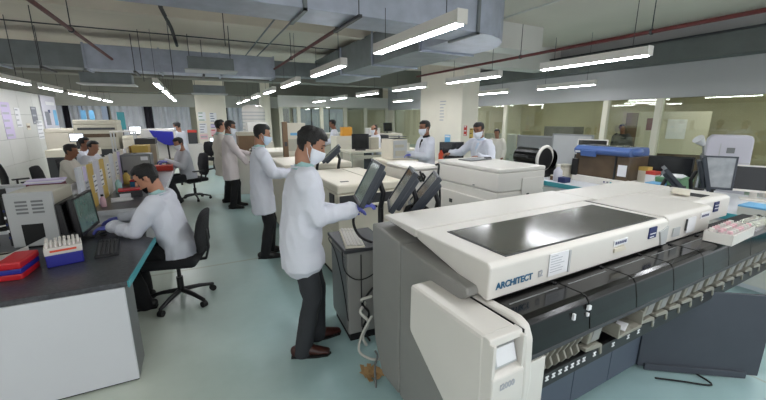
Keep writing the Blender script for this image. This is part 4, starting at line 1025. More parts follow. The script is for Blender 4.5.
# touchscreens on arms
def touchscreen(label, loc, rz, tilt, screen, lift=0.0, w=.36, h=.34, post=.34, deep=.045):
    t = monitor(label, loc, rz, w, h, tilt, screen, 'touch_grey', stand=False, lift=lift, deep=deep, group='touchscreens on arms', cat='touchscreen')
    t.name = 'touchscreen'
    MB().tube([(0, .09, lift + h * .5), (0, .12, lift + h * .25), (0, .10, lift - .02)], [(.035, .02)] * 3, 8, side=(1, 0, 0)).build('arm', 'black_plastic', t, smooth=True)
    MB().tube([(0, .10, lift - .02), (0, .10, lift - post)], .022, 8).build('arm_post', 'black_plastic', t, smooth=True)
    return t
touchscreen('touchscreen facing the front man, its pale screen under his gloved hand', (1.10, 2.40, 1.13), -106, 28, 'screen_reflection')
touchscreen('middle dark touchscreen seen edge-on beside the front man\'s screen', (1.33, 2.30, 1.08), -116, 32, 'screen_off')
touchscreen('rightmost tilted dark touchscreen behind the big analyser\'s left end', (1.53, 2.30, 1.04), -120, 38, 'screen_off')
CN = thing('connector_block', 'black cable connector block behind the big analyser\'s left end', 'connector', (1.33, 2.28, .70))
bx('block', 'black_plastic', CN, (0, 0, .16), (.14, .12, .32), .015); MB().tube([(.0, 0, .28), (.05, .0, .40), (.15, .02, .42), (.24, .02, .36)], .02, 8).build('hose', 'cable', CN, smooth=True)
# white module with hoses behind the touchscreens
A2 = analyser('white module with black hoses hanging on its corner behind the touchscreens', 2.04, 2.42, 3.30, 3.9, 1.25, lid=.05, seam=.4)
for k in range(5):
    MB().tube([(-.17 + .03 * k, -.305, 1.19 - .02 * (k % 3)), (-.15 + .03 * k, -.325, 1.14 - .03 * (k % 2)), (-.18 + .035 * k, -.31, 1.09)], .013, 6).build('hose', 'cable', A2, smooth=True)
wire('black hose looping down between the white module and the large white analyser', [(2.38, 3.33, 1.25), (2.37, 3.26, 1.26), (2.36, 3.25, 1.12), (2.40, 3.26, .9), (2.40, 3.26, .3), (2.44, 3.26, .02)], .013)
# large white analyser behind the black-window one
A3 = analyser('large plain white analyser with a small black port, behind the foreground analyser', 2.90, 3.64, 2.88, 4.02, 1.225, 'white_plastic', lid=.05, seam=.78, bev=.012)
bx('cover_seam', 'ink_grey', A3, (.0, -.576, .90), (.003, .006, .38)); bx('front_flap', 'white_plastic', A3, (.16, -.578, .95), (.34, .010, .30), .004); bx('port', 'black_matte', A3, (.09, -.585, .90), (.04, .012, .04), .006)
bx('side_step', 'white_plastic', A3, (-.375, -.05, .60), (.03, 1.0, .5), .012); bx('badge', 'mid_grey', A3, (-.373, -.18, .99), (.008, .03, .012)); bx('recess_port', 'black_plastic', A3, (-.392, .22, .72), (.012, .06, .05), .004)
t = thing('sample_plate', 'flat grey plate lying on the large plain white analyser', 'plate', (3.30, 3.72, 1.225), 8)
bx('plate', 'mid_grey', t, (0, 0, .008), (.42, .22, .014), .003); bx('clip', 'dark_grey', t, (.18, -.06, .022), (.10, .05, .02), .006)
# man behind it
person('masked man in white coat leaning over the large plain white analyser', (4.25, 4.60, 0), 98, S=.985, pelvis=(0, 0, .92), lean=10, head=(10, 12), wr=(.36, .40, 1.22), wl=(-.2, .36, 1.2), er=(.7, -.3, -.6), hem=.6, mask='mask_white', skin='skin_dark', lod=1, hdr=(.3, .9, -.2), shirt='mask_blue')
person('man in white coat and blue gloves working by the broad column', (3.62, 5.35, 0), 82, S=.985, pelvis=(0, 0, .93), lean=2, head=(8, 4), wr=(.16, .34, 1.16), wl=(-.16, .36, 1.18), mask='mask_white', gloves='glove_blue', skin='skin_dark', lod=1, hem=.62, shirt='trousers_black')
PCB = thing('pc_tower', 'white computer tower on a bench left of the man at the column', 'computer', (3.0, 5.3, 1.10), 4)
bx('case', 'cream_plastic', PCB, (0, .12, .165), (.30, .36, .33), .008); bx('front_panel', 'light_grey', PCB, (0, -.065, .165), (.27, .012, .29), .004); bx('disc_drive', 'beige_plastic', PCB, (-.02, -.073, .22), (.18, .008, .05), .002); bx('drawer', 'beige_plastic', PCB, (0, -.073, .10), (.20, .008, .09), .002)
analyser('cream low analyser carrying the white computer tower', 2.72, 3.28, 5.08, 5.75, 1.098, 'cream_plastic', seam=.5, lid=.08)
t = thing('paper_tray', 'dark letter tray stacked on the white computer tower', 'tray', (3.02, 5.40, 1.432), 0)
for k in range(2): bx('tray_shelf', 'dark_grey', t, (0, 0, .006 + .035 * k), (.24, .28, .008), .002)
for sx in (-1, 1): bx('tray_upright', 'dark_grey', t, (sx * .11, .1, .025), (.008, .03, .05))
# tall bench with black monitor, balding man
TB = thing('work_table', 'cream tall work table with dark legs in the middle distance', 'table', (4.2, 8.35, 0))
bx('tabletop', 'cream_plastic', TB, (0, 0, .98), (2.0, .75, .05), .006)
for sx in (-1, 0, 1):
    for sy in (-1, 1): bx('leg', 'beige_plastic', TB, (sx * .95, sy * .33, .478), (.05, .05, .955))
bx('rail', 'beige_plastic', TB, (0, -.33, .85), (1.9, .03, .08))
for k in range(3): carton('dark floor box under the tall work table, ' + ('left', 'middle', 'right')[k] + ' one', (3.6 + .55 * k, 8.3, 0), (.35, .4, .5), 'dark_grey', group='boxes under the tall table')
t = thing('crt_monitor', 'bulky black monitor on the tall work table behind the front man', 'monitor', (3.62, 8.3, 1.005), -25)
MB().tube([(0, .0, .22), (0, -.10, .22), (0, -.2, .22)], [(.13, .13), (.19, .17), (.21, .19)], 4, side=(.7, 0, .7), round_caps=False).build('tube_housing', 'black_plastic', t); bx('screen_frame', 'black_plastic', t, (0, -.21, .22), (.42, .05, .37), .015); bx('screen', 'screen_off', t, (0, -.237, .225), (.35, .006, .29), .002); bx('stand_base', 'black_plastic', t, (0, -.08, .015), (.26, .26, .03), .01)
carton('pinkish tan carton beside the bulky black monitor', (4.02, 8.45, 1.005), (.22, .3, .30), 'beige_plastic')
carton('cream instrument box on the right half of the tall work table', (4.5, 8.1, 1.005), (.62, .4, .16), 'cream_plastic')
carton('orange yellow sharps box behind the bulky black monitor', (3.75, 9.6, 1.3), (.28, .2, .24), 'amber')
carton('pale cabinet standing behind the bulky black monitor', (3.8, 9.65, 0), (.8, .5, 1.295), 'cream_plastic', cat='cabinet', name='low_cabinet')
person('balding masked man in white coat sitting at the tall work table', (4.42, 9.0, 0), 88, S=.93, pelvis=(0, 0, .90), lean=4, head=(0, 8), mask='mask_white', skin='skin', lod=2, bald=True, hair='hair_brown', wr=(.15, .35, 1.1), wl=(-.15, .35, 1.1))
person('far worker in white coat seen in left profile beyond the bulky monitor', (3.72, 10.4, 0), 76, S=.99, pelvis=(0, 0, .93), lean=4, head=(0, 6), skin='skin_dark', lod=2, wr=(.15, .36, 1.05), wl=(-.15, .36, 1.05))
# dark monitor and spray bottle by the column
monitor('small dark monitor at the foot of the broad column behind the white analyser', (4.05, 5.2, 1.0), -20, .44, .30, 4, 'screen_off', lift=.06, deep=.05)
carton('cream cabinet under the small dark monitor by the column', (4.0, 5.28, 0), (.6, .5, .995), 'cream_plastic', cat='cabinet', name='low_cabinet')
bottle('orange labelled spray bottle beside the small dark monitor', (3.76, 5.12, 1.0), .27, .045, 'orange_red', 'black_plastic')

# bench along the right with teal edge
RB = thing('side_bench', 'long white side bench with teal edge on the right behind the analysers', 'bench', (5.5, 3.0, 0)); O = RB.location
sp('worktop', 'laminate_white', RB, (4.86, .3, .765), (6.25, 5.2, .80), .004, O); sp('edge_strip', 'teal_edge', RB, (4.84, .3, .735), (4.862, 5.2, .802), .002, O, 'teal edge strip')
sp('bench_front', 'laminate_white', RB, (4.90, .32, .05), (4.93, 5.18, .735), .002, O); sp('end_panel', 'laminate_white', RB, (4.92, 5.15, .05), (6.2, 5.18, .735), .002, O)
for k in range(6): sp('door', 'white_plastic', RB, (4.885, .36 + .8 * k, .10), (4.90, 1.12 + .8 * k, .70), .003, O)
# blue lidded instrument (front faces -X)
BI = thing('slide_stainer', 'instrument with blue lid and brown smoked front on the side bench', 'instrument', (5.56, 3.27, .80), -90)
bx('base', 'white_plastic', BI, (0, 0, .05), (.86, .50, .10), .012); bx('smoked_front', 'brown_smoke', BI, (0, .0, .27), (.82, .46, .34), .01)
MB().prism([(-.24, .44), (-.27, .47), (-.27, .51), (-.2, .56), (.22, .56), (.25, .50), (.25, .44)], 'x', -.43, .40, .012).build('lid', 'steel_blue', BI)
bx('lid_window', 'screen_off', BI, (-.04, 0, .562), (.60, .28, .008), .003); bx('lid_grip', 'steel_blue', BI, (-.18, -.275, .45), (.24, .03, .09), .01); bx('lid_emblem', 'paper', BI, (-.36, -.273, .47), (.08, .006, .022))
MB().ball((0, 0, 0), (.07, .15, .06), 12, 8).xf(Matrix.Translation((.38, -.06, .50))).build('lid_hinge', 'steel_blue', BI, smooth=True)
bx('corner_post', 'black_plastic', BI, (.22, -.235, .27), (.02, .02, .34)); bx('instruction_sheet', 'paper', BI, (.32, -.234, .24), (.12, .006, .16)); bx('side_box', 'black_plastic', BI, (-.40, -.08, .22), (.10, .36, .26), .01)
for k in range(3): bx('indicator', ['ink_navy', 'ink_grey', 'teal_edge'][k], BI, (.1 + .05 * k, -.253, .05), (.02, .006, .02))
# dark cylinder instrument with white-ringed lid
CI = thing('bench_centrifuge', 'black bench centrifuge with open white-rimmed round lid behind the white analyser', 'centrifuge', (5.25, 4.35, .80), -90)
bx('base', 'black_plastic', CI, (-.05, 0, .10), (.66, .5, .20), .03); MB().tube([(-.38, 0, .30), (.28, 0, .30)], [(.17, .17), (.17, .17)], 20, round_caps=False).build('drum', 'black_gloss', CI, smooth=False)
ring = [(.30 + .05 * math.sin(R(20)) * math.sin(a), -.18 + .17 * math.cos(a), .33 + .19 * math.sin(a)) for a in [2 * math.pi * k / 28 for k in range(28)]]
MB().tube(ring, .026, 8, closed=True, round_caps=False).build('lid_ring', 'white_plastic', CI, smooth=True)
MB().tube([(.305, -.18, .33), (.325, -.18, .33)], [(.185, .165), (.185, .165)], 24, side=(0, 0, 1), round_caps=False).build('lid_disc', 'black_plastic', CI)
bottle('clear wash bottle with white cap on the side bench beside the round lid', (5.0, 3.72, .80), .27, .065, 'column_cool', 'white_plastic')
carton('blue tip box at the foot of the wash bottle', (5.0, 3.60, .80), (.14, .12, .08), 'ink_navy')
carton('cream small box behind the wash bottle on the side bench', (5.3, 3.84, .80), (.2, .16, .24), 'cream_plastic', lidm='beige_plastic')
carton('tan flat box beside the instrument with the blue lid', (5.1, 3.80, .80), (.16, .14, .08), 'wood_brown', lidm='cream_plastic')
monitor('dark monitor back on the side bench left of the blue lid', (5.75, 3.75, .80), -70, .42, .30, 6, 'screen_off', lift=.08)
monitor('white framed monitor standing behind the blue lid instrument', (6.05, 3.90, .80), -62, .46, .36, 8, 'screen_off', 'white_plastic', lift=.26)
# screens (low partitions) on the bench
for k, (a, b_, z) in enumerate(((4.15, 5.0, 1.46), (5.0, 5.95, 1.40))):
    t = thing('bench_screen', ['grey frosted bench screen, the taller one behind the blue lid', 'grey frosted bench screen, the lower one behind the white-rimmed lid'][k], 'screen', (6.45 + .05 * k, (a + b_) / 2, 0))
    bx('panel', 'mid_grey' if k else 'light_grey', t, (0, 0, z / 2 + .03), (.03, b_ - a, z - .06), .004); bx('top_rail', 'steel', t, (0, 0, z), (.04, b_ - a, .03), .003)
    for s in (-1, 1): bx('post', 'steel', t, (0, s * (b_ - a) / 2 * .97, z / 2), (.04, .03, z))
# clutter right of the blue lid
carton('blue grey plastic bin beside the blue lid instrument', (5.15, 2.42, .80), (.18, .16, .17), 'sky_blue')
carton('black small device right of the blue grey bin', (5.25, 2.24, .80), (.16, .14, .15), 'black_plastic')
carton('white reagent box with red lid near the glass post', (5.55, 2.66, .80), (.14, .12, .26), 'paper', lidm='label_red')
carton('tan yellow reagent box beside the white one near the glass post', (5.62, 2.80, .80), (.12, .12, .30), 'cream_plastic', lidm='yellow')
monitor('wide black monitor on the side bench in front of the glass', (6.0, 2.72, .80), -64, .60, .34, 4, 'screen_off', lift=.10)
t = thing('desk_lamp', 'thin dark jointed desk lamp in front of the glass partition', 'lamp', (6.14, 2.36, .80))
MB().cyl((0, 0, 0), (0, 0, .02), .07).build('base', 'black_plastic', t); MB().tube([(0, 0, .02), (.02, 0, .32), (-.04, .02, .62)], .012, 6).build('arm', 'mid_grey', t); MB().tube([(-.04, .02, .62), (-.12, .06, .70)], [.03, .07], 10, round_caps=False).build('shade', 'light_grey', t)
carton('green plastic crate behind the tilted black screen', (5.50, 2.38, .80), (.34, .28, .22), 'green_plastic')
t = thing('paper_stack', 'white paper sheets lying on the green crate', 'papers', (5.52, 2.40, 1.022), 12)
for k in range(3): bx('sheet', 'paper', t, (.01 * k, .01 * k, .004 + .006 * k), (.30, .22, .005), rz=R(5 * k))
touchscreen('tilted black screen back behind the third white module', (4.84, 2.08, .86), 30, 42, 'screen_off', lift=.04, w=.34, h=.36, post=.84)
touchscreen('narrow dark touchscreen seen edge-on left of the lit one', (5.06, 1.90, .98), 26, 14, 'screen_off', lift=.0, w=.30, h=.38, post=.16)
touchscreen('lit grey touchscreen standing behind the third white module', (5.26, 1.87, .97), -58, 3, 'screen_lit', lift=0, w=.30, h=.38, post=.14, deep=.07)
monitor('white framed dark monitor right of the lit touchscreen', (5.9, 1.72, .80), -66, .46, .32, 6, 'screen_off', 'white_plastic', lift=.10)
t = thing('tall_printer', 'tall white ribbed instrument cover with small grey emblem at the glass', 'instrument', (7.25, 2.52, 0), -66)
MB().prism([(-.30, 0), (.28, 0), (.25, 1.46), (.22, 1.52), (-.20, 1.52), (-.25, 1.46)], 'y', -.2, .25, .02).build('cover', 'column_cool', t)
bx('emblem', 'mid_grey', t, (.02, -.207, 1.30), (.09, .008, .08), .002); bx('cover_rib', 'light_grey', t, (0, -.205, 1.12), (.50, .008, .01)); bx('cover_rib', 'light_grey', t, (-.10, -.205, .8), (.01, .008, 1.2))
DC = thing('drawer_cabinet', 'white drawer cabinet at the right edge of the picture', 'cabinet', (6.6, 1.45, 0), -70)
bx('cabinet_body', 'white_plastic', DC, (0, 0, .45), (.8, .5, .90), .01)
for k in range(4): d_ = bx('drawer', 'white_plastic', DC, (0, -.256, .14 + .21 * k), (.74, .02, .19), .004); bx('handle', 'mid_grey', d_, (0, -.272, .18 + .21 * k), (.2, .012, .02), .003)
t = carton('white box with pale teal lid at the right edge beyond the track', (4.98, 1.36, .80), (.26, .30, .11), 'white_plastic', lidm='sky_blue')
office_chair('black office chair beyond the drawer cabinet at the right edge', (7.7, 1.7, 0), 200)
# ================================================================ left benches and the far end
IB = thing('island_bench', 'long island bench with dark top and a poster-lined middle screen on the left', 'bench', (-1.17, 7.2, 0)); O = IB.location
sp('worktop', 'granite', IB, (-1.14, 4.92, .715), (-.50, 9.6, .75), .004, O); sp('worktop', 'granite', IB, (-1.85, 4.95, .715), (-1.20, 9.6, .75), .004, O)
sp('end_panel', 'laminate_white', IB, (-1.85, 4.94, .02), (-.52, 4.97, .713), .002, O); sp('back_end_panel', 'laminate_white', IB, (-1.8, 9.5, .02), (-.55, 9.53, .713), .002, O)
sp('edge_strip', 'laminate_white', IB, (-.50, 4.91, .70), (-.485, 9.6, .752), .002, O); sp('edge_front', 'laminate_white', IB, (-1.14, 4.905, .69), (-.49, 4.92, .752), .002, O)
cols = ['laminate_white', 'paper_lilac', 'yellow', 'column_cool', 'yellow', 'cream_plastic', 'laminate_white', 'cream_plastic', 'paper_lilac', 'cream_plastic', 'paper', 'cream_plastic', 'yellow', 'yellow', 'cream_plastic']
y = 4.8
for k, c in enumerate(cols):
    w = .16 if k in (0, 1) else .30; z1 = 1.24 + (.015 if k % 3 == 0 else 0)
    sp('screen_panel', c, IB, (-1.185, y, .72), (-1.155, y + w - .012, z1), .003, O); y += w
    sp('screen_post', 'white_plastic', IB, (-1.19, y - .012, .75), (-1.15, y, 1.26), 0, O)
for k, (yy, z, c) in enumerate(((5.05, .98, 'ink_pale'), (5.4, 1.0, 'paper'), (5.75, 1.02, 'paper'), (6.2, 1.05, 'paper'), (6.8, 1.02, 'paper'), (7.5, 1.0, 'amber'))):
    notice((-1.152, yy, z), .15, .21, (1, 0, 0), c, ['grey printed note on the first yellow screen panel', 'white note on the second lilac screen panel', 'pale note low on the island screen', 'white note near the blue screen panel', 'white note above the red lidded box', 'amber note beside the grey cabinet'][k], 4)
# things on the island bench
t = carton('red lidded sample box with dark side on the island bench, nearer one', (-.87, 5.75, .75), (.26, .2, .10), 'dark_grey', lidm='red_plastic', rz=8); bx('paper_label', 'paper', t, (-.06, -.105, .03), (.12, .008, .05))
carton('red lidded teal sample box on the island bench, further one', (-.83, 6.6, .75), (.28, .2, .10), 'ink_blue', lidm='red_plastic', rz=-5)
t = thing('paper_stack', 'white papers beside the nearer red lidded box', 'papers', (-.95, 5.5, .75), 10)
for k in range(3): bx('sheet', 'paper', t, (.008 * k, 0, .003 + .005 * k), (.2, .26, .004), rz=R(4 * k))
GB = thing('bench_cabinet', 'dark grey bench cabinet with white label on the island bench', 'cabinet', (-.94, 7.35, .75))
bx('cabinet_body', 'mid_grey', GB, (0, 0, .22), (.42, .42, .43), .008); bx('cabinet_door', 'grey_plastic', GB, (0, -.213, .22), (.38, .012, .38), .004); bx('white_label', 'paper', GB, (.12, -.222, .37), (.10, .006, .06))
bottle('yellow capped bottle beside the grey bench cabinet', (-1.06, 6.85, .75), .22, .05, 'yellow', 'black_plastic')
bottle('teal wash bottle standing against the island screen', (-1.05, 6.1, .75), .22, .04, 'shirt_teal', 'white_plastic')
bottle('pinkish small bottle near the first yellow panel', (-1.06, 5.15, .75), .15, .03, 'pink_paper', 'black_plastic')
carton('yellow file box standing on the far island screen end', (-.98, 8.3, .75), (.26, .4, .52), 'yellow')
carton('cream instrument with dark gaps beside the yellow file box', (-.95, 8.95, .75), (.35, .4, .62), 'beige_plastic', lidm='dark_grey')
carton('red tray of samples in front of the seated masked man', (-.68, 8.45, .75), (.36, .26, .10), 'label_red')
# maroon cabinet with lilac papers behind the near desk
MX = thing('file_box', 'maroon file box with lilac papers on top behind the grey tower', 'box', (-1.27, 4.28, .73))
bx('box_body', 'maroon', MX, (0, 0, .23), (.25, .12, .46), .004); bx('side_flap', 'maroon', MX, (.128, .0, .22), (.008, .118, .44), .002)
for k in range(3): bx('paper_sheet', 'paper_lilac' if k != 1 else 'paper', MX, (-.01 + .01 * k, 0, .466 + .012 * k), (.26, .13, .010), rz=R(3 * k))
# low white screen behind and white table at the far left
t = thing('low_screen', 'low white panel screen at the left behind the near desk', 'screen', (-2.35, 4.84, 0))
bx('panel', 'laminate_white', t, (0, 0, .56), (1.7, .04, 1.08), .006); bx('top_rail', 'light_grey', t, (0, 0, 1.105), (1.7, .05, .03), .004)
for s in (-1, 1): bx('foot', 'mid_grey', t, (s * .7, 0, .01), (.08, .3, .02))
t = carton('white rounded printer at the left picture edge', (-2.5, 4.4, .757), (.36, .3, .36), 'white_plastic', bev=.05)
t = thing('side_table', 'white side table holding the white rounded printer', 'table', (-2.55, 4.4, 0)); bx('tabletop', 'laminate_white', t, (0, 0, .742), (.6, .5, .03), .004)
for sx in (-1, 1):
    for sy in (-1, 1): bx('leg', 'mid_grey', t, (sx * .27, sy * .22, .363), (.04, .04, .725))
# people behind the screen
person('seated worker with cropped hair in cream coat behind the island screen, leftmost head', (-2.18, 8.35, 0), -92, pelvis=(0, 0, .50), seated=True, lean=8, head=(0, 8), S=1.0, wr=(.15, .42, .85), wl=(-.15, .42, .85), ar=(.12, .35), al=(-.12, .35), coat='coat_cream', skin='skin_dark', lod=2)
person('seated worker in white coat turned towards the camera behind the island screen', (-1.98, 8.95, 0), -110, pelvis=(0, 0, .53), seated=True, lean=10, head=(-12, 6), S=1.0, wr=(.15, .42, .88), wl=(-.15, .42, .88), ar=(.12, .35), al=(-.12, .35), skin='skin', lod=2, shirt='maroon')
person('dark haired seated worker partly hidden behind the two at the island screen', (-2.2, 9.75, 0), -100, pelvis=(0, 0, .55), seated=True, lean=2, head=(0, 0), S=1.0, wr=(.15, .42, .88), wl=(-.15, .42, .88), ar=(.12, .35), al=(-.12, .35), skin='skin_dark', lod=2)
for k, (x, y) in enumerate(((-2.32, 8.36), (-2.12, 9.0), (-2.34, 9.78))):
    office_chair(['black chair under the leftmost seated worker', 'black chair under the worker turned to the camera', 'black chair under the partly hidden worker'][k], (x, y, 0), -94, seat=.40)
office_chair('empty black chair behind the leftmost seated worker near the tiled wall', (-2.95, 8.9, 0), -60, seat=.44)
# seated masked man on the aisle side
office_chair('black office chair of the seated masked man at the island bench', (-.16, 8.88, 0), 118)
person('seated masked man in white coat and gloves sorting red tray on the island bench', (-.24, 8.86, 0), 112, pelvis=(0, 0, .56), seated=True, lean=8, head=(12, 16), wr=(.10, .38, .90), wl=(-.12, .40, .90), ar=(.13, .38), al=(-.12, .30), mask='mask_white', gloves='glove_blue', skin='skin', lod=2, trousers='trousers_grey')
# blue covered machine and far standing worker
BM = thing('covered_machine', 'white floor machine with a curved royal blue cover panel at the far end', 'machine', (-.85, 11.1, 0))
bx('machine_body', 'white_plastic', BM, (-.05, .2, 1.12), (.75, .5, .78), .02); bx('machine_frame', 'beige_plastic', BM, (0, .2, .72), (.85, .55, .06), .006)
for sx in (-1, 1): bx('leg', 'black_plastic', BM, (sx * .36, -.02, .345), (.05, .05, .69)); bx('leg', 'black_plastic', BM, (sx * .36, .42, .345), (.05, .05, .69))
poly = [(-.22, 1.48), (.30, 1.44), (.31, 1.10), (.20, 1.085), (.08, 1.12), (-.04, 1.20), (-.15, 1.33)]
MB().prism(poly, 'y', -.18, -.12, .01).build('blue_cover', 'royal_blue', BM); MB().tube([(.15, -.15, 1.1), (.16, -.13, .75)], .02, 8).build('cover_strut', 'black_plastic', BM)
person('far worker in white coat standing beside the royal blue cover', (-.40, 12.2, 0), 60, S=.96, pelvis=(0, 0, .92), lean=6, head=(8, 12), mask='mask_white', skin='skin', lod=2, wr=(.15, .36, 1.1), wl=(-.15, .36, 1.1))
carton('dark instrument on a white pedestal left of the poster column', (-.12, 13.0, 1.0), (.26, .3, .42), 'dark_grey', lidm='label_red')
carton('white pedestal cabinet left of the poster column', (-.12, 13.0, 0), (.5, .5, .995), 'white_plastic', cat='cabinet', name='low_cabinet')
# far analysers on the left
FA = analyser('tall beige analyser with long dark slot at the far left', -3.05, -2.05, 13.0, 13.8, 1.74, 'beige_plastic', lid=.14, seam=.55)
bx('slot', 'dark_grey', FA, (.02, -.408, 1.49), (.86, .02, .06)); bx('slot_shade', 'brown_smoke', FA, (.02, -.408, 1.30), (.86, .02, .10), .004); bx('dark_lower', 'dark_grey', FA, (.1, -.41, .80), (.7, .02, .22), .004)
analyser('lower beige analyser standing left of the tall one at the far left', -3.75, -3.1, 13.2, 13.9, 1.50, 'cream_plastic', seam=.55)
analyser('wide cream bench analyser right of the tall beige one', -1.95, -.95, 12.9, 13.6, 1.28, 'cream_plastic', seam=.5)
monitor('bright white monitor behind the seated workers, left one', (-2.78, 12.0, 1.0), 4, .30, .22, 2, 'screen_white', lift=.18)
carton('dark bench block under the left bright monitor', (-2.9, 12.1, 0), (1.0, .6, .995), 'dark_grey', cat='cabinet', name='low_cabinet', lidm='cream_plastic')
monitor('bright white monitor left of the royal blue cover', (-1.62, 13.1, 1.28), 0, .32, .24, 2, 'screen_white', lift=.03)
t = thing('hanging_sign', 'turquoise panel hanging before the far curtains', 'sign', (-2.15, 14.6, 0)); bx('board', 'teal_edge', t, (0, 0, 1.70), (.20, .03, .56), .004); bx('stand', 'mid_grey', t, (0, .02, .71), (.03, .03, 1.42)); bx('foot', 'mid_grey', t, (0, 0, .01), (.3, .3, .02))
for k in range(2):
    t = thing('blue_pane', ['left of two pale blue panes above the tall beige analyser', 'right of two pale blue panes above the tall beige analyser'][k], 'panel', (-3.62 + .24 * k, 17.0, 0)); bx('pane', 'sky_blue', t, (0, 0, 1.9), (.15, .03, .34), .003); bx('stand', 'mid_grey', t, (0, .02, .86), (.03, .03, 1.72)); bx('foot', 'mid_grey', t, (0, 0, .01), (.2, .3, .02))
FT = thing('frame_table', 'white open frame table beside the wide cream analyser', 'table', (-1.62, 11.0, 0)); bx('tabletop', 'white_plastic', FT, (0, 0, 1.46), (.5, .4, .03), .004)
for sx in (-1, 1):
    for sy in (-1, 1): bx('leg', 'light_grey', FT, (sx * .23, sy * .18, .72), (.03, .03, 1.44))
bx('shelf', 'white_plastic', FT, (0, 0, .9), (.46, .36, .02))
# poster column and aisle end
NP = [((.24, 15.388, 1.85), .26, .32, 'paper', 'white notice with green emblem on the poster column', 3, 'green_plastic'), ((.24, 15.388, 1.42), .26, .36, 'paper', 'white printed notice below the green emblem one', 4, 'ink_grey'), ((.62, 15.388, 1.82), .24, .34, 'paper', 'white notice with blue print on the poster column', 4, 'ink_navy'), ((.62, 15.388, 1.50), .24, .16, 'paper_lilac', 'small lilac notice on the poster column', 2, 'ink_grey'), ((.62, 15.388, 1.24), .26, .26, 'pink_paper', 'pink notice low on the poster column', 2, 'label_red'), ((.24, 15.388, 1.10), .26, .18, 'pink_paper', 'pale pink strip notice at the foot of the poster column', 1, 'ink_pale')]
for c, w, h, m_, lb, n_, lm in NP: notice(c, w, h, (0, -1, 0), m_, lb, n_, lm)
office_chair('empty black office chair in front of the poster column', (.42, 13.4, 0), 190, seat=.46)
t = thing('small_desk', 'small white desk in front of the poster column', 'desk', (.62, 14.75, 0)); bx('tabletop', 'laminate_white', t, (0, 0, .735), (.8, .55, .03), .004)
for sx in (-1, 1): bx('side_panel', 'laminate_white', t, (sx * .38, 0, .36), (.03, .5, .72))
monitor('pale lit monitor on the small desk at the poster column', (.55, 14.8, .75), 0, .30, .24, 3, 'screen_white', lift=.10)
WT = thing('water_tank', 'white ribbed round tank standing behind the men in the aisle', 'tank', (1.75, 12.9, 0))
MB().tube([(0, 0, .02), (0, 0, 2.05), (0, 0, 2.15), (0, 0, 2.2)], [.36, .36, .33, .22], 24, round_caps=False).build('tank_body', 'white_plastic', WT, smooth=True)
for k in range(7): MB().tube([(0, 0, 1.30 + .11 * k), (0, 0, 1.33 + .11 * k)], .368, 24, round_caps=False).build('rib', 'light_grey', WT)
MB().cyl((0, 0, 2.19), (0, 0, 2.24), .1).build('lid', 'light_grey', WT)
# analysers along the aisle behind the front one
A4 = analyser('cream analyser beside the second standing man', 1.05, 2.1, 5.15, 6.3, 1.12, 'cream_plastic', lid=.1, seam=.5); bx('front_recess', 'dark_grey', A4, (0, -.58, .92), (.9, .01, .12))
touchscreen('dark touchscreen on an arm in front of the second standing man', (1.36, 4.92, 1.06), -104, 46, 'screen_off', lift=.02, w=.40, h=.34)
touchscreen('dark touchscreen above the cream topped analyser right of the front man\'s face', (1.62, 4.74, 1.12), -108, 48, 'screen_off', lift=.02, w=.34, h=.32)
A5 = analyser('cream analyser beside the third standing man', 1.0, 1.95, 7.4, 8.5, 1.12, 'cream_plastic', lid=.1, seam=.5)
touchscreen('small tilted screen with lilac glow in front of the third standing man', (1.02, 7.25, 1.10), -70, 40, 'screen_lit', lift=.02, w=.3, h=.26)
carton('brown instrument top behind the third standing man', (1.15, 9.3, 1.0), (.6, .5, .46), 'wood_brown', lidm='beige_plastic')
carton('white instrument base under the brown instrument top', (1.15, 9.3, 0), (.8, .6, .995), 'white_plastic', cat='cabinet', name='low_cabinet')
carton('white upper analyser block beside the ribbed tank', (1.62, 11.5, 1.1), (.56, .5, .56), 'white_plastic')
carton('white base block under the upper analyser block by the tank', (1.62, 11.5, 0), (.8, .6, 1.095), 'cream_plastic', cat='cabinet', name='low_cabinet')
PL = thing('service_post', 'dark brown service post between second and front man', 'post', (1.48, 6.95, 0)); bx('post_shaft', 'wood_brown', PL, (0, 0, .86), (.09, .09, 1.70), .004); bx('post_foot', 'dark_grey', PL, (0, 0, .01), (.2, .2, .02)); bx('socket', 'dark_grey', PL, (0, -.05, 1.3), (.05, .012, .08))
t = carton('beige printer on a tall cabinet behind the front man\'s head', (1.82, 7.6, 1.36), (.36, .34, .32), 'cream_plastic'); bx('paper_slot', 'sky_blue', t, (0, -.178, .10), (.26, .012, .05))
carton('beige tall cabinet under the printer behind the front man', (1.82, 7.6, 1.13), (.4, .4, .225), 'beige_plastic', cat='cabinet', name='low_cabinet') if False else None
bx('printer_stand', 'beige_plastic', A5, (.345, -.35, 1.24), (.4, .4, .235), .004)
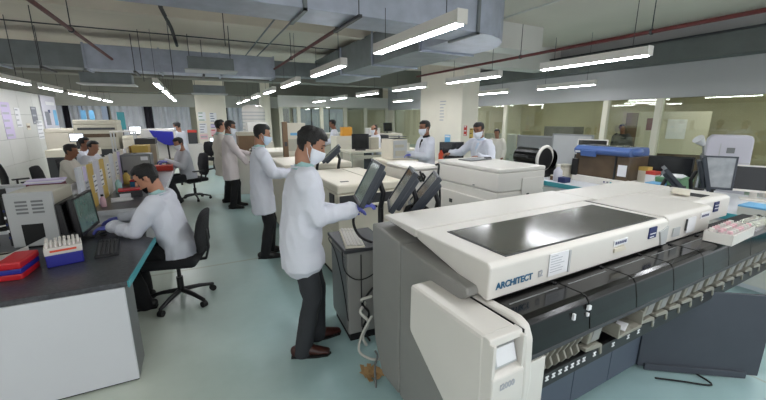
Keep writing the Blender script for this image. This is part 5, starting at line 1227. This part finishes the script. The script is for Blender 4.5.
# notices on the broad column and tiled wall
notice((6.094, 8.28, 1.98), .34, .62, (-1, 0, 0), 'concrete_column', 'faint sketched notice high on the broad column', 7, 'ink_pale')
notice((6.094, 8.03, 1.12), .24, .44, (-1, 0, 0), 'sky_blue', 'blue notice low on the broad column', 3, 'paper')
notice((6.24, 7.474, 1.46), .10, .26, (0, -1, 0), 'label_red', 'red label on the front of the broad column', 3, 'paper')
notice((6.44, 7.474, 1.39), .12, .26, (0, -1, 0), 'yellow', 'yellow brown label on the front of the broad column', 3, 'wood_brown')
for k, (y, z, w, h, m_, n_) in enumerate(((12.5, 1.72, .5, .9, 'paper_lilac', 5), (13.15, 1.80, .32, .5, 'paper', 4), (13.7, 1.55, .26, .18, 'cream_plastic', 1), (14.3, 1.86, .4, .5, 'ink_grey', 3), (14.55, 1.45, .5, .55, 'paper', 5))):
    notice((-4.188, y, z), w, h, (1, 0, 0), m_, ['pale lilac sheet on the tiled wall, leftmost', 'white sheet second from left on the tiled wall', 'small tan strip notice on the tiled wall', 'grey shaded notice on the tiled wall', 'white sheet with clips on the tiled wall'][k], n_, 'ink_pale' if k != 2 else 'wood_brown')
PB = thing('poster_board', 'tall pale blue poster board at the end of the tiled wall', 'poster', (-4.17, 15.55, 0))
bx('board', 'column_cool', PB, (0, 0, 1.75), (.03, 1.3, 1.45), .003)
for k, (y, z, w, h, m_) in enumerate(((-.30, 1.78, .38, .42, 'ink_grey'), (.42, 1.80, .30, .50, 'sky_blue'), (-.05, 1.22, .7, .34, 'sky_blue'), (-.1, 2.0, .16, .1, 'ink_navy'), (.1, 2.25, .8, .1, 'paper'))): bx('poster_block', m_, PB, (.018, y, z), (.008, w, h))
# things on the far middle benches
for k, (x, y, m_, lb) in enumerate(((5.2, 10.6, 'dark_grey', 'dark equipment rack far behind the balding man'), (6.3, 11.6, 'cream_plastic', 'cream far analyser left of the broad column'), (4.6, 13.0, 'beige_plastic', 'beige far analyser behind the far worker in profile'))):
    t = analyser(lb, x - .45, x + .45, y, y + .6, 1.25, m_, seam=.6)
monitor('far dark monitor on the cream far analyser left of the column', (6.3, 11.9, 1.25), 20, .44, .32, 4, 'screen_off', lift=.06)
carton('white file box on the dark equipment rack', (5.2, 10.9, 1.25), (.4, .3, .22), 'white_plastic')
# behind the glass
for k, (y, x, w, z, m_) in enumerate(((8.6, 11.6, 1.2, 1.5, 'dark_grey'), (6.2, 12.6, 1.5, 1.95, 'brown_smoke'), (4.4, 11.8, 1.4, 1.0, 'wood_brown'), (2.6, 12.0, 1.2, 1.1, 'wood_brown'), (10.6, 10.6, 1.2, 1.2, 'light_grey'))):
    t = thing('storage_cabinet', ['dark cabinet behind the glass, between column and first post', 'tall dark cupboard behind the glass beside the broad post', 'brown counter behind the glass right of the second post', 'brown counter behind the glass by the tall white cover', 'grey cabinet far behind the glass'][k], 'cabinet', (x, y, 0), -90)
    bx('cabinet_body', m_, t, (0, 0, z / 2), (w, .5, z), .008)
    for s in (-1, 1): dd_ = bx('door', m_, t, (s * w / 4, -.256, z / 2), (w / 2 - .02, .016, z - .08), .003); bx('handle', 'steel', dd_, (s * .04, -.268, z * .55), (.015, .012, .12))
WBD = thing('white_board', 'whiteboard with pinned red sheet behind the glass right of the broad post', 'whiteboard', (11.2, 5.12, 0), -62)
bx('board', 'wall_cream', WBD, (0, 0, 1.40), (1.5, .03, 1.1), .004); bx('red_sheet', 'maroon', WBD, (-.42, -.02, 1.62), (.26, .008, .32)); bx('paper_sheet', 'paper', WBD, (.1, -.02, 1.5), (.4, .008, .5))
for s in (-1, 1): bx('leg', 'mid_grey', WBD, (s * .7, 0, .45), (.04, .04, .9))
person('dark haired person in dark clothes behind the glass beside the broad post', (10.6, 6.0, 0), 100, S=.93, lean=4, coat='trousers_grey', skin='skin_dark', lod=2, hem=.7)
person('dark haired person sitting behind the grey bench screen', (7.2, 7.3, 0), 120, S=.88, pelvis=(0, 0, .88), lean=4, coat='coat_cream', skin='skin_dark', lod=2)
# floor clutter at the big analyser's left foot
t = thing('cable_heap', 'tan tangled tape heap on the floor at the big analyser\'s foot', 'tape', (.93, 2.0, 0)); random.seed(3)
for k in range(14):
    a = random.uniform(0, 6.28); r_ = random.uniform(.02, .07)
    MB().box((math.cos(a) * r_, math.sin(a) * r_, .012 + .002 * k), (.09, .03, .004), rz=random.uniform(0, 3), rx=random.uniform(-.4, .4)).build('strip', 'tan_cable', t)
wire('dark lead lying over the tan tape heap', [(.90, 1.86, .008), (.95, 1.98, .06), (1.03, 2.10, .04), (1.06, 2.2, .01)], .008, 'mid_grey')
wire('cream cable curling on the floor behind the tape heap', [(1.04, 2.22, .30), (.98, 2.26, .15), (.94, 2.24, .03), (.98, 2.14, .012), (1.04, 2.10, .012)], .010, 'cable_white')
wire('white bunched cable hanging at the big analyser\'s back corner', [(1.05, 2.25, .45), (1.0, 2.32, .40), (1.05, 2.36, .34), (.99, 2.32, .30), (1.04, 2.28, .22), (1.0, 2.3, .1), (1.03, 2.3, .012)], .012, 'cable_white')
wire('black bunched cable beside the white one at the analyser\'s back corner', [(1.08, 2.28, .5), (1.02, 2.34, .36), (1.07, 2.33, .26), (1.03, 2.36, .12), (1.08, 2.34, .012)], .009, 'cable')
wire('green black hose on the floor under the open service door', [(2.66, 1.05, .01), (2.78, .95, .012), (2.92, .84, .012), (2.96, .95, .012)], .006, 'cable')
o = MB().cyl((0, 0, 0), (0, 0, .004), .018).build('floor_plug', 'mid_grey'); o.location = (2.36, .92, 0.0005); tag(o, 'small dark round floor plug before the lower panels', 'plug')
finish_texts()
